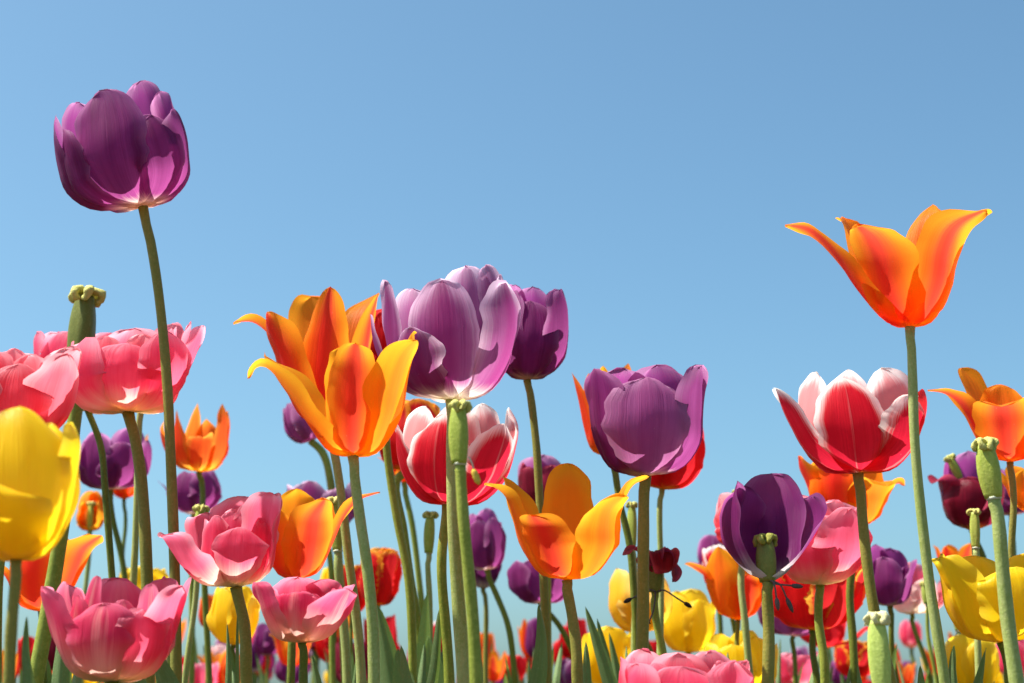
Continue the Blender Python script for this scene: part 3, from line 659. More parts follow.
tulip('open orange tulip with one petal reaching right, beside the leaning pink one', 297, 580, 1.08, 'orange', [
    O(-44, [(0, 0), (24, 8), (36, 30), (40, 50), (42, 66), (44, 80)], 27, b=.52, cup=1.1),
    O(24, [(0, 0), (26, 6), (40, 28), (46, 46), (54, 62), (84, 76)], 28, b=.62, cup=1.1),
    O(86, [(0, 0), (22, 8), (36, 38), (46, 62), (60, 80), (82, 88)], 19, b=.62, cup=1.0, curl=.1),
    O(-168, [(0, 0), (22, 8), (32, 38), (34, 62), (34, 82), (30, 94)], 24, b=.50, mat='amber'),
    O(140, [(0, 0), (22, 8), (32, 36), (34, 60), (34, 74), (32, 84)], 24, b=.5),
    O(-104, [(0, 0), (22, 8), (32, 34), (34, 52), (34, 64), (34, 74)], 22, b=.6)],
    [(296, 600), (293, 640), (290, 683)], 8, 'stem_dark', group=G_ORA)

tulip('small double rose-pink tulip low at left of centre, tips level with the dark leaves', 302, 643, .93, 'rose', [
    O(-8, [(0, 0), (26, 6), (36, 24), (38, 38), (36, 48), (30, 50)], 24, b=.36, cup=.9, crease=.06),
    O(-62, [(0, 0), (26, 6), (40, 26), (46, 40), (50, 52), (50, 58)], 32, b=.42),
    O(56, [(0, 0), (26, 4), (40, 20), (48, 32), (56, 44), (60, 52)], 34, b=.5, cup=.9),
    O(-108, [(0, 0), (24, 6), (36, 24), (40, 40), (44, 52), (42, 60)], 26, b=.42),
    O(-160, [(0, 0), (24, 6), (34, 24), (36, 40), (34, 56), (28, 66)], 32, b=.42),
    O(150, [(0, 0), (24, 6), (34, 24), (36, 40), (36, 54), (30, 64)], 32, b=.42),
    O(94, [(0, 0), (24, 6), (34, 24), (42, 38), (48, 50), (52, 58)], 24, b=.42),
    C(-40, 48, 28, .95, 18, wav=.12), C(28, 48, 28, .95, 18, wav=.12), C(75, 54, 30, 1.1, 16, wav=.12), C(-90, 54, 30, 1.0, 18, wav=.12)],
    [(303, 665), (305, 690)], 9, 'stem_dark', group=G_PIN)

tulip('large double pink tulip rising from the bottom edge, right of centre', 684, 742, .88, 'pink', [
    C(-5, 72, 66, .8, 44), C(-60, 76, 66, .85, 44), C(55, 78, 68, .9, 48), C(-100, 84, 64, .98, 40), C(180, 90, 54, .85, 40, b=.38), C(-140, 94, 64, .9, 36, b=.36), C(140, 92, 64, .8, 40, b=.38),
    C(-40, 76, 50, .95, 24, wav=.12), C(10, 70, 48, .9, 22, wav=.12), C(50, 78, 52, .9, 24, wav=.1), C(100, 80, 62, 1.1, 34), C(-85, 84, 52, 1.0, 22)],
    [(684, 780), (684, 820)], 13, 'stem_dark', group=G_PIN)

# --- the opened dark purple tulip that has lost its front petals and shows its pistil
def old_stamens(root, B, s, R, org, rng):
    for (dx, dz, dy, dx2, dz2, L) in ((4, -4, -6, 26, -4, 15), (7, -6, -6, 20, -16, 20), (3, -3, -7, 8, -16, 16)):
        stamen([B + Vector((dx * .4, dy, 1)) * s, B + Vector((dx * 1.6, dy - 1, dz * .6)) * s, B + Vector((dx2 * .85, dy, dz2)) * s], .9 * s, L * s * .8, root, org)
tulip('dark purple tulip missing its front petals, green pistil showing inside, right of centre', 768, 582, .95, 'dark_purple', [
    O(-104, [(0, 0), (16, 10), (30, 36), (34, 60), (33, 84), (26, 104)], 26, b=.40, cup=1.1, wav=.10, curl=.05),
    O(-146, [(0, 0), (18, 8), (36, 36), (42, 66), (36, 88), (28, 102)], 36, b=.42, cup=1.0, wav=.10, curl=.08),
    O(156, [(0, 0), (18, 8), (38, 38), (48, 72), (54, 100), (62, 122)], 38, skew=8, b=.46, cup=.95, wav=.08),
    O(124, [(0, 0), (18, 10), (40, 34), (54, 56), (62, 74), (62, 92)], 42, b=.38, cup=.9, wav=.06)],
    [(768, 620), (767, 683)], 12, 'stem_olive', lean=0, tilt=-6, group=G_PUR, pistil=(42, 9.5, dict(mat='ovary_dark', stig='stigma_olive', stig_r=1.25)), extra=old_stamens)

tulip('pink tulip with cream base between the opened dark purple one and an olive stem', 820, 585, 1.12, 'pink', [
    O(-38, [(0, 0), (28, 4), (42, 22), (46, 40), (44, 58), (40, 66)], 38, b=.42),
    O(30, [(0, 0), (28, 4), (44, 20), (52, 38), (54, 58), (52, 74)], 40, b=.45, cup=1.1),
    O(88, [(0, 0), (24, 4), (36, 22), (42, 44), (44, 64), (42, 80)], 30, b=.42),
    O(-95, [(0, 0), (24, 4), (36, 20), (40, 36), (42, 50), (38, 58)], 30, b=.42),
    O(-160, [(0, 0), (24, 4), (36, 24), (38, 50), (36, 74), (30, 92)], 36, b=.42),
    O(140, [(0, 0), (24, 4), (36, 24), (40, 50), (42, 70), (38, 86)], 36, b=.42),
    C(0, 68, 32, .9, 24, wav=.12), C(60, 72, 34, 1.0, 22, wav=.12), C(-60, 62, 34, .9, 22, wav=.12), C(175, 84, 24, .9, 24)],
    [(790, 605), (789, 640), (789, 683)][:0] + [(820, 620), (822, 650), (824, 683)], 9, 'stem_green', lean=0, group=G_PIN)
tulip('fringed red tulip with yellow frilled edges, under the pink one right of centre', 812, 630, 1.4, 'fringed_red', [
    O(-30, [(0, 0), (28, 3), (38, 20), (40, 40), (38, 58), (30, 72)], 38, b=.36, fr=.16),
    O(35, [(0, 0), (28, 3), (42, 20), (46, 38), (46, 56), (40, 70)], 40, b=.36, fr=.16),
    O(85, [(0, 0), (26, 6), (42, 24), (50, 42), (54, 58), (54, 70)], 32, b=.36, fr=.2),
    O(-90, [(0, 0), (26, 6), (36, 24), (38, 44), (38, 60), (32, 72)], 30, b=.36, fr=.16),
    O(-150, [(0, 0), (26, 6), (36, 24), (38, 44), (36, 60), (30, 74)], 34, b=.36, fr=.16), O(145, [(0, 0), (26, 6), (36, 24), (38, 44), (36, 60), (30, 74)], 34, b=.36, fr=.16)],
    [(814, 650), (817, 683)], 7, 'stem_dark', group=G_RED)

tulip('orange tulip half hidden behind the red and white one at right', 850, 528, 1.3, 'orange', [
    O(-84, [(0, 0), (24, 6), (36, 26), (42, 46), (48, 62), (50, 72)], 26, b=.55), O(-30, [(0, 0), (26, 4), (38, 24), (42, 42), (40, 58), (44, 68)], 32, b=.5),
    O(30, [(0, 0), (26, 4), (36, 20), (40, 34), (48, 44), (58, 40)], 28, b=.5, mat='amber'), O(86, [(0, 0), (22, 6), (32, 24), (40, 38), (48, 44), (56, 42)], 22, b=.7),
    O(150, [(0, 0), (24, 6), (34, 26), (36, 46), (34, 60), (30, 68)], 32, b=.5), O(-150, [(0, 0), (24, 6), (34, 26), (36, 46), (34, 60), (30, 72)], 32, b=.5)],
    [(852, 560), (849, 600), (852, 640), (856, 683)], 8, 'stem_dark', group=G_ORA)

tulip('orange lily-flowered tulip cut by the right edge, one long petal reaching left', 1010, 462, 1.1, 'orange', [
    O(-82, [(0, 0), (22, 8), (34, 34), (46, 56), (62, 68), (82, 72)], 20, b=.7, curl=.1), O(-20, [(0, 0), (26, 6), (44, 26), (54, 44), (66, 54), (80, 52)], 32, b=.5),
    O(-150, [(0, 0), (20, 8), (32, 34), (36, 58), (44, 80), (54, 98)], 22, b=.5, skew=4), O(172, [(0, 0), (20, 8), (30, 34), (32, 58), (34, 72), (36, 80)], 24, b=.6),
    O(40, [(0, 0), (24, 6), (38, 30), (42, 54), (48, 70), (58, 78)], 32, b=.6), O(105, [(0, 0), (22, 8), (32, 34), (40, 56), (52, 74), (70, 84)], 28, b=.6)],
    [(1012, 500), (1012, 540), (1013, 600), (1016, 683)], 7, 'stem_olive', group=G_ORA)
tulip('second orange tulip cut by the right edge, just below the higher orange one', 1034, 512, 1.25, 'amber', lily6(42, 48, 20, 18, 5, 24), [(1036, 560), (1036, 683)], 7, 'stem_green', group=G_ORA)

tulip('big yellow tulip at the right edge behind two pale stems', 1001, 642, 1.02, 'yellow', [
    O(6, [(0, 0), (40, 4), (58, 24), (62, 44), (58, 62), (50, 72)], 46, b=.38, cup=.95),
    O(-62, [(0, 0), (34, 6), (50, 30), (58, 54), (66, 72), (74, 82)], 38, b=.52, cup=1.1),
    O(-100, [(0, 0), (34, 6), (50, 30), (54, 54), (56, 76), (54, 88)], 34, b=.45),
    O(64, [(0, 0), (36, 6), (52, 28), (56, 50), (54, 68), (50, 80)], 40, b=.45),
    O(-170, [(0, 0), (34, 6), (46, 30), (48, 54), (48, 74), (44, 88)], 40, b=.42), O(125, [(0, 0), (34, 6), (46, 30), (52, 54), (50, 76), (46, 90)], 40, b=.42)],
    [(1006, 660), (1010, 683)], 9, 'stem_dark', group=G_YEL)

tulip('maroon and purple tulip with ragged petals, behind the seed pod at right', 972, 530, 1.5, 'maroon', [
    O(-80, [(0, 0), (18, 6), (26, 26), (28, 44), (32, 50), (40, 46)], 20, b=.5, wav=.15), O(-20, [(0, 0), (20, 6), (28, 22), (28, 34), (26, 44), (22, 52)], 26, b=.45, wav=.15),
    O(50, [(0, 0), (20, 6), (30, 22), (34, 34), (34, 44), (34, 50)], 26, b=.4, wav=.15), O(100, [(0, 0), (20, 6), (28, 24), (30, 40), (30, 52), (30, 56)], 22, b=.4, mat='dark_purple'),
    O(-130, [(0, 0), (18, 8), (24, 30), (24, 50), (22, 66), (18, 76)], 22, b=.5, mat='purple'), O(165, [(0, 0), (18, 8), (24, 30), (24, 50), (20, 66), (14, 80)], 24, b=.45, mat='purple')],
    [(984, 560), (988, 600), (990, 683)], 7, 'stem_dark', group=G_PUR)
tulip('purple tulip behind the orange petals at the right edge', 1012, 515, 1.7, 'purple', cup6(46, 26, .75, 10, seed=3), [(1012, 560), (1008, 683)], 6, 'stem_dark', group=G_PUR)

tulip('small orange-red tulip with a brown curled tip, left side against the sky', 199, 472, 1.6, 'red_orange', [
    O(12, [(0, 0), (18, 2), (26, 14), (28, 26), (30, 34), (38, 36)], 15, b=.5, fold=.3, wav=.15), O(-44, [(0, 0), (18, 4), (28, 20), (30, 34), (30, 48), (30, 62)], 13, b=1.0, wav=.12),
    O(-84, [(0, 0), (20, 4), (32, 18), (38, 32), (40, 42), (36, 52)], 12, b=.7, wav=.12), O(62, [(0, 0), (18, 4), (28, 20), (30, 38), (30, 54), (26, 68)], 14, b=.8, wav=.12),
    O(-150, [(0, 0), (18, 4), (24, 20), (24, 38), (18, 56), (12, 70)], 12, b=1.1, wav=.12), O(100, [(0, 0), (18, 4), (26, 20), (28, 38), (28, 50), (26, 62)], 13, b=.5, wav=.12), O(170, [(0, 0), (18, 4), (24, 20), (24, 36), (22, 46), (16, 54)], 14, b=.8)],
    [(202, 495), (204, 520), (206, 600), (208, 683)], 6, 'stem_dark', group=G_ORA)
tulip('purple tulip with overlapping petals under the wide pink one, left', 110, 490, 1.65, 'purple', [
    C(-30, 56, 32, .8, 24, wav=.06), C(40, 46, 34, .85, 26), C(90, 50, 38, .95, 24), C(-80, 48, 34, .8, 24), C(-130, 60, 32, .8, 24), C(150, 64, 30, .75, 26), C(10, 30, 34, .95, 14, wav=.02)],
    [(114, 520), (120, 550), (125, 590), (130, 683)], 6, 'stem_dark', group=G_PUR)
tulip('purple tulip with a pointed petal at left, directly below the small orange-red one', 194, 514, 1.9, 'purple', [
    C(-25, 42, 27, .7, 20), C(40, 42, 27, .7, 20), C(95, 44, 26, .7, 18), L(-86, 33, 38, 24, 8), C(150, 44, 24, .6, 18), C(-150, 42, 26, .6, 20)],
    [(192, 560), (190, 683)], 6, 'stem_green', group=G_PUR)
tulip('small orange-brown bud open at the front, showing a pale pistil, left side', 90, 531, 1.9, 'red_orange', [
    C(150, 40, 14, .3, 12), C(-150, 40, 14, .3, 12), C(90, 30, 14, .5, 12, mat='amber'), C(-90, 30, 14, .5, 12, mat='amber'), L(-60, 6, 14, 8, 5, mat='amber')],
    [(87, 560), (85, 600), (82, 683)], 5, 'stem_pale', group=G_ORA, pistil=(27, 3.5, dict(stig='stigma')))
tulip('orange lily-flowered tulip low at far left, a long petal pointing right', 42, 611, 1.25, 'orange', [
    O(66, [(0, 0), (22, 10), (38, 40), (46, 58), (58, 68), (68, 74)], 24, b=.7), O(-5, [(0, 0), (22, 6), (34, 30), (34, 50), (30, 64), (26, 72)], 28, b=.5),
    O(-75, [(0, 0), (22, 6), (34, 26), (42, 38), (54, 40), (66, 32)], 22, b=.7), O(180, [(0, 0), (20, 8), (28, 30), (28, 52), (26, 66), (24, 76)], 28, b=.5, mat='amber'),
    O(120, [(0, 0), (20, 8), (30, 34), (34, 54), (40, 68), (44, 78)], 24, b=.6, mat='amber'), O(-130, [(0, 0), (20, 8), (30, 30), (32, 50), (36, 62), (40, 66)], 24, b=.6, mat='amber')],
    [(42, 640), (44, 683)], 8, 'stem_dark', group=G_ORA)
tulip('yellow tulip low behind the leaning pink one, left of centre', 233, 645, 1.5, 'yellow', [
    C(-35, 56, 24, .75, 22), C(40, 58, 24, .8, 20), C(85, 58, 24, 1.2, 18, mat='pale_yellow'), C(-95, 58, 24, .7, 18), C(160, 58, 22, .7, 20), C(-160, 60, 22, .7, 20)],
    [(234, 660), (236, 690)], 6, 'stem_dark', group=G_YEL)

tulip('purple bud half hidden behind the left end of the red-flamed orange tulip', 311, 441, 1.7, 'mauve', cup6(42, 19, .6, 15, seed=9), [(322, 454), (331, 484), (340, 560), (346, 683)], 8, 'stem_green', lean=-24, group=G_PUR)
tulip('pale lilac tulip mostly behind the open orange one, left of centre', 322, 533, 1.7, 'lilac', cup6(50, 34, .95, 40, seed=4), [(330, 560), (334, 683)], 6, 'stem_green', group=G_PUR)
tulip('red fringed tulip packed behind the red and white one in the centre', 408, 470, 1.35, 'fringed_red', [
    C(-40, 70, 32, .75, 26, fr=.14, b=.36), C(30, 70, 32, .75, 26, fr=.14, b=.36), C(90, 66, 32, .8, 24, fr=.14, b=.36), C(-95, 68, 30, .8, 24, fr=.14, b=.36), C(150, 72, 30, .7, 26, fr=.14, b=.36), C(-150, 72, 30, .7, 26, fr=.14, b=.36)],
    [(396, 480), (404, 530), (413, 590), (420, 640), (424, 683)], 9, 'stem_green', group=G_RED)
tulip('red tulip glimpsed between the orange tulips and the large lilac one', 380, 372, 1.22, 'red', cup6(62, 20, .7, 10, seed=6), [(386, 420), (388, 450), (398, 520), (408, 580), (412, 683)], 8, 'stem_green', group=G_RED)
tulip('small orange tulip peeking out left of the red and white one in the centre', 404, 482, 1.7, 'orange', lily6(24, 26, 20, 11, 4, 14), [(412, 520), (420, 600), (428, 683)], 6, 'stem_green', group=G_ORA)
tulip('dark maroon and purple tulip behind the amber-orange one in the middle', 542, 512, 1.5, 'maroon', [
    C(-50, 44, 24, .9, 20, wav=.15), C(30, 46, 24, .9, 20, wav=.15), C(90, 46, 24, .8, 18, wav=.1), C(-100, 50, 24, .8, 18), C(170, 58, 22, .8, 22, mat='mauve'), C(-150, 56, 22, .8, 20, mat='mauve')],
    [(545, 540), (548, 600), (550, 683)], 7, 'stem_green', group=G_PUR)
tulip('orange tulip with pointed tips behind the left side of the broad mauve one', 612, 458, 1.25, 'red_orange', [
    O(-84, [(0, 0), (20, 8), (28, 34), (32, 56), (36, 72), (40, 86)], 17, b=.8), O(-55, [(0, 0), (20, 8), (26, 34), (26, 56), (28, 72), (28, 84)], 18, b=.8), O(-150, [(0, 0), (20, 8), (24, 34), (22, 56), (18, 76), (14, 94)], 16, b=.7, mat='amber'),
    O(150, [(0, 0), (20, 8), (26, 34), (28, 56), (32, 76), (40, 98)], 18, b=.8), O(40, [(0, 0), (20, 8), (26, 34), (26, 56), (24, 70), (22, 84)], 18, b=.7), O(100, [(0, 0), (20, 8), (26, 34), (28, 56), (26, 70), (26, 84)], 18, b=.7)],
    [(620, 500), (630, 540), (634, 600), (636, 683)], 7, 'stem_dark', group=G_ORA)
tulip('red and yellow tulip showing only its base below the broad mauve one', 662, 489, 1.3, 'red', [C(30, 66, 38, .85, 30), C(-35, 60, 34, .8, 28), C(88, 70, 38, .9, 26), C(-95, 60, 32, .8, 24), C(150, 70, 32, .8, 26), C(-150, 66, 32, .8, 26)],
    [(660, 520), (660, 570), (660, 620), (660, 683)], 6, 'stem_pale', lean=6, group=G_RED)

tulip('dark purple tulip with a narrow cup behind the thick pale stem, its stem bending right', 487, 570, 1.7, 'purple', [
    C(-20, 50, 20, .7, 16), C(50, 52, 20, .8, 16), C(-88, 56, 36, .9, 12), C(100, 46, 20, .9, 14), C(160, 62, 18, .7, 16), C(-150, 58, 20, .8, 16)],
    [(496, 595), (508, 630), (516, 683)], 6, 'stem_dark', lean=-6, group=G_PUR)
tulip('dark purple tulip showing its base below the narrow cupped purple one', 483, 588, 1.85, 'dark_purple', cup6(50, 17, .8, 30, seed=8), [(486, 620), (487, 683)], 5, 'stem_olive', lean=4, group=G_PUR)
tulip('purple tulip low in the middle, behind the stems under the amber-orange one', 540, 604, 1.75, 'purple', [
    C(-55, 42, 32, .9, 20), C(-15, 44, 28, .85, 20), C(45, 36, 28, 1.0, 20), C(95, 32, 28, 1.0, 18), C(160, 48, 22, .8, 18), C(-110, 44, 28, .9, 18)],
    [(560, 625), (574, 655), (580, 683)], 6, 'stem_dark', group=G_PUR)

tulip('pale yellow cupped tulip behind the two stems under the broad mauve one', 640, 632, 1.55, 'pale_yellow', [
    C(-60, 62, 32, .75, 26), C(0, 58, 32, .7, 26), C(60, 58, 32, .75, 26), C(120, 60, 30, .7, 24), C(-115, 64, 30, .8, 24), C(180, 60, 28, .7, 24)],
    [(648, 650), (652, 683)], 7, 'stem_dark', group=G_YEL)
tulip('clear yellow tulip with folded petals, right of the wilted red one', 688, 653, 1.75, 'yellow', [
    C(-40, 58, 28, .8, 22, wav=.08), C(30, 52, 28, .8, 22, wav=.08), C(90, 60, 28, 1.1, 18, b=.6), C(-95, 56, 26, .8, 18), C(160, 64, 26, .7, 22), C(-150, 62, 26, .7, 22)],
    [(688, 670), (688, 690)], 6, 'stem_dark', group=G_YEL)
tulip('yellow tulip low behind grey-green leaves, right of centre bottom', 609, 686, 1.6, 'yellow', [
    C(-50, 52, 30, .85, 24), C(0, 58, 26, .8, 22), C(60, 50, 30, 1.0, 20), C(110, 56, 28, 1.0, 18), C(180, 60, 24, .8, 22), C(-120, 50, 28, .9, 20)],
    [(609, 700), (609, 720)], 7, 'stem_dark', group=G_YEL,
    leaves=[dict(pts=[(616, 710), (606, 670), (596, 640), (585, 606)], w=7, dy=-.35), dict(pts=[(612, 710), (606, 660), (597, 618)], w=6, dy=-.3), dict(pts=[(622, 710), (616, 670), (609, 632)], w=6, dy=-.28)])
tulip('yellow tulip with spread petals low at right of centre, above the big pink one', 742, 692, 1.5, 'yellow', [
    C(-70, 48, 38, .95, 22), C(-20, 46, 34, .9, 24), C(30, 54, 30, .8, 22), C(80, 48, 36, 1.0, 20), C(160, 62, 28, .7, 22), C(-140, 58, 30, .9, 22)],
    [(742, 710), (742, 730)], 7, 'stem_dark', group=G_YEL)
tulip('yellow tulip at the bottom edge under the big yellow one at right', 973, 694, 1.5, 'yellow', cup6(58, 27, .85, 20, seed=12, wav=.08), [(973, 710), (973, 740)], 6, 'stem_dark', group=G_YEL,
    leaves=[dict(pts=[(952, 720), (953, 660), (954, 645)], w=4, dy=-.4), dict(pts=[(970, 720), (980, 680), (986, 648)], w=6, dy=-.42, turn=.4), dict(pts=[(978, 720), (979, 660), (975, 622)], w=5, dy=-.1)])

# --- wilted red tulip: petals shrivelled to one side, ovary and dropping black stamens
def black_stamens(root, B, s, R, org, rng):
    for P in ([(0, 0, -6), (-8, 2, -8), (-14, -2, -8), (-24, -7, -8)], [(1, 0, -6), (9, 1, -8), (20, -6, -8), (28, -11, -8)], [(0, 0, -6), (-1, -10, -8), (-3, -20, -8), (-7, -30, -8)]):
        L = 10 if P[-1][0] else 4
        stamen([B + Vector((a, c, b)) * s for a, b, c in P], .8 * s, (9 if abs(P[-1][0]) > 10 else 2) * s, root, org, 'withered', 'withered_black')
tulip('wilted red tulip with shrivelled petals and black stamens, right of centre', 655, 592, 1.15, 'red', [
    O(-70, [(0, 14), (10, 22), (16, 32), (18, 40), (26, 42), (34, 36)], 13, b=.5, wav=.25, mat='wilted'),
    O(20, [(0, 24), (8, 34), (14, 38), (18, 34), (20, 26), (18, 18)], 17, b=.4, wav=.2, mat='wilted'),
    O(75, [(0, 20), (8, 32), (14, 38), (18, 30), (20, 20), (18, 10)], 15, b=.4, wav=.2, mat='maroon'),
    O(-10, [(0, 20), (5, 30), (8, 38), (12, 40), (14, 34), (14, 26)], 13, b=.4, wav=.2, mat='maroon')],
    [(657, 620), (662, 655), (668, 700)], 8, 'stem_green', group=G_RED, pistil=(34, 8.5, dict(mat='ovary_dark', stig='stigma_olive', stig_r=1.0)), extra=black_stamens)

tulip('orange tulip with spread petals left of the opened dark purple one', 738, 620, 1.5, 'orange', [
    O(-80, [(0, 0), (18, 8), (28, 30), (34, 44), (44, 52), (54, 56)], 16, b=.8), O(-40, [(0, 0), (20, 6), (30, 26), (32, 44), (32, 58), (32, 72)], 22, b=.6, mat='amber'),
    O(15, [(0, 0), (20, 4), (28, 20), (30, 32), (28, 40), (30, 44)], 20, b=.5), O(70, [(0, 0), (18, 6), (26, 26), (32, 40), (40, 50), (46, 52)], 18, b=.7), O(150, [(0, 0), (18, 6), (24, 26), (26, 44), (24, 60), (22, 70)], 22, b=.6, mat='amber'), O(-150, [(0, 0), (18, 6), (24, 26), (26, 44), (26, 60), (24, 72)], 20, b=.6)],
    [(738, 650), (738, 683)], 5, 'stem_dark', group=G_ORA)
tulip('small red and white tulip wedged between pink and orange ones, left of the opened purple', 727, 592, 1.75, 'red_white', cup6(46, 24, .85, 10, seed=21), [(732, 620), (742, 683)], 5, 'stem_dark', group=G_RW)
tulip('dark purple petals of a tulip behind the small red and white one', 715, 575, 2.0, 'purple', [C(-30, 40, 16, .6, 15), C(40, 42, 16, .6, 15), C(120, 40, 16, .6, 14), C(-150, 40, 16, .6, 14), L(-80, 14, 30, 14, 6)], [(718, 610), (722, 683)], 5, 'stem_dark', group=G_PUR)
tulip('double pink tulip left of and behind the opened dark purple one', 742, 548, 1.35, 'coral', [
    C(-75, 34, 26, 1.0, 17, wav=.1), C(-40, 44, 26, 1.0, 18, wav=.1), C(-95, 50, 22, 1.0, 16, wav=.1), C(10, 44, 26, 1.0, 20), C(70, 44, 26, 1.0, 20), C(150, 54, 22, .9, 20), C(-150, 56, 24, .9, 18, wav=.1), C(-60, 20, 26, 1.1, 12)],
    [(741, 580), (746, 620), (750, 683)], 7, 'stem_pale', group=G_PIN)
tulip('purple tulip at right between the dark green stem and the tall pale stem', 890, 606, 1.5, 'dark_purple', [
    C(-30, 48, 25, .7, 22, mat='purple'), L(60, 46, 30, 22, 16, mat='purple'), C(100, 40, 22, .9, 16), C(-95, 56, 24, .8, 20), C(-150, 62, 22, .7, 22), C(150, 58, 22, .6, 20)],
    [(892, 640), (897, 683)], 6, 'stem_dark', group=G_PUR)
tulip('blush-pink tulip behind the purple one and the tall pale stem at right', 912, 614, 1.8, 'blush', [
    C(-40, 34, 26, .9, 20, wav=.1), C(30, 36, 26, 1.0, 20, wav=.1), C(90, 38, 34, 1.1, 16, wav=.15, mat='coral'), C(-95, 44, 22, .9, 18), C(160, 52, 22, .9, 20, mat='pink'), C(-150, 50, 22, .9, 18, mat='pink')],
    [(918, 640), (932, 690)], 5, 'stem_dark', group=G_PIN)
tulip('orange tulip behind the top of the big yellow one at right', 958, 588, 1.7, 'orange', lily6(42, 26, 10, 13, 31, 16), [(958, 620), (960, 683)], 5, 'stem_dark', group=G_ORA)
tulip('red fringed tulip with a yellow base, standing alone low left of centre', 378, 606, 1.75, 'fringed_red', [
    C(40, 56, 20, .8, 17, fr=.2, b=.34), C(-40, 54, 20, .8, 17, fr=.2, b=.34), C(95, 56, 19, .8, 15, fr=.2, b=.34), C(-95, 54, 18, .8, 15, fr=.2, b=.34), C(160, 58, 18, .7, 17, fr=.2, b=.34), C(-160, 58, 18, .7, 17, fr=.2, b=.34)],
    [(379, 640), (378, 683)], 5, 'stem_dark', lean=4, group=G_RED)
tulip('orange and red fringed tulip just left of the red fringed one, behind stems', 352, 614, 1.8, 'fringed_red', cup6(50, 17, .9, 30, seed=14, fr=.25, b=.34), [(352, 640), (352, 683)], 5, 'stem_dark', group=G_RED)
tulip('purple and white tulip low behind the red fringed one right of centre', 793, 636, 1.8, 'mauve', cup6(46, 34, .85, 15, seed=15), [(793, 650), (795, 683)], 5, 'stem_dark', group=G_PUR)
tulip('dark red tulip drooping under the fringed red one right of centre', 826, 648, 2.0, 'red', [O(80, [(0, 0), (16, 2), (28, 6), (36, 14), (42, 18), (50, 10)], 10, b=.4, wav=.2), C(-60, 30, 26, 1.1, 18, wav=.15), C(0, 26, 22, 1.0, 18, wav=.15), C(60, 34, 20, 1.1, 14), C(150, 34, 18, .9, 14), C(-150, 34, 18, .9, 14)],
    [(826, 665), (828, 690)], 4, 'stem_dark', group=G_RED)

# ------------------------------------------------------------------ bare seed pods
def hanging_anther(root, B, s, R, org, rng):
    v, f, uv = tube([crom([B + Vector(q) * s for q in ((9, -7, 6), (12, -9, 0), (14, -9, -7))], i / 7) for i in range(8)], [.8 * s] * 8, 6)
    st = link_mesh('stamen', v, f, M['ring'], root, uv, org)
    path = [B + Vector((13 + i * .8, -9, -6 - i * 2.0)) * s for i in range(9)]
    v, f, uv = tube(path, [x * s for x in (1, 2.6, 3.4, 3.0, 3.6, 3.1, 3.3, 2.4, .8)], 8); link_mesh('anther', v, f, M['anther'], st, uv, org)
tulip('large green seed pod on a thick central stem, yellow anther hanging at its side', 460, 464, .78, 'red', [], [(465, 520), (470, 590), (475, 683)], 12, 'stem_green', group=G_POD,
      pod=(58, 9.4, dict(stig_r=1.2)), extra=hanging_anther, lean=-1)
tulip('tall seed pod at far left, its crumpled cream stigma above the pink tulips', 79, 372, 1.15, 'red', [], [(75, 420), (64, 520), (50, 600), (34, 683)], 15, 'stem_green', group=G_POD, pod=(78, 12.5, dict(stig_r=1.3, stig='stigma', mat='ovary_dark')), lean=2)
tulip('green seed pod on a thick pale stem near the right edge, white ring below', 994, 498, .88, 'red', [], [(999, 540), (1008, 610), (1017, 683)], 14, 'stem_pale', group=G_POD, pod=(54, 10.5, dict(stig_r=1.25)), lean=-6)
tulip('fat light green seed pod with white curled stigma, bottom right of centre', 883, 692, .80, 'red', [], [(884, 710), (886, 760)], 14, 'stem_green', group=G_POD, pod=(72, 10.2, dict(stig_r=1.3, stig='stigma_white', mat='ovary_light')), lean=-2)
tulip('thin green seed pod with a small flat top, left of the thick central stem', 429, 553, 1.35, 'red', [], [(429, 600), (428, 683)], 6, 'stem_pale', group=G_POD, pod=(38, 5.2), lean=2)
tulip('slim green seed pod rising behind the open orange tulip left of centre', 338, 551, 1.2, 'red', [], [(342, 600), (346, 683)], 9, 'stem_pale', group=G_POD, pod=(50, 6), lean=-5)
tulip('small seed pod leaning left beside the maroon tulip at right', 960, 478, 1.5, 'red', [], [(972, 520), (978, 600), (980, 683)], 5, 'stem_pale', group=G_POD, pod=(22, 4.2, dict(stig_r=1.5)), lean=-24)
tulip('small pale seed pod inside the gap below the maroon tulip at right', 976, 548, 1.2, 'red', [], [(978, 600), (980, 683)], 7, 'stem_pale', group=G_POD, pod=(36, 4.6, dict(stig_r=1.5, stig='stigma')))
tulip('green seed pod between the small orange-red tulip and the leaning pink one', 198, 545, 1.3, 'red', [], [(194, 600), (186, 683)], 6, 'stem_pale', group=G_POD, pod=(36, 5.6, dict(stig_r=1.3)), lean=3)
tulip('narrow seed pod low at right, in front of the sky left of the yellow tulips', 959, 631, 1.5, 'red', [], [(964, 660), (969, 690)], 5, 'stem_pale', group=G_POD, pod=(26, 4.0, dict(stig_r=1.2)), lean=-6)
tulip('thin pale stem at left whose small pod hides behind the wide double pink tulip', 141, 402, 1.25, 'red', [], [(139, 460), (135, 540), (131, 600), (127, 683)], 7, 'stem_pale', group=G_POD, pod=(20, 4.6))
tulip('tiny seed pod touching the left edge of the tall pale stem at right', 927, 604, 1.7, 'red', [], [(930, 640), (936, 683)], 4, 'stem_green', group=G_POD, pod=(20, 3.8, dict(stig_r=1.2)), lean=-3)
tulip('tiny seed pod above the double pink tulip left of the opened purple', 740, 520, 1.6, 'red', [], [(743, 560), (746, 683)], 5, 'stem_green', group=G_POD, pod=(28, 3.6, dict(stig_r=1.6)))
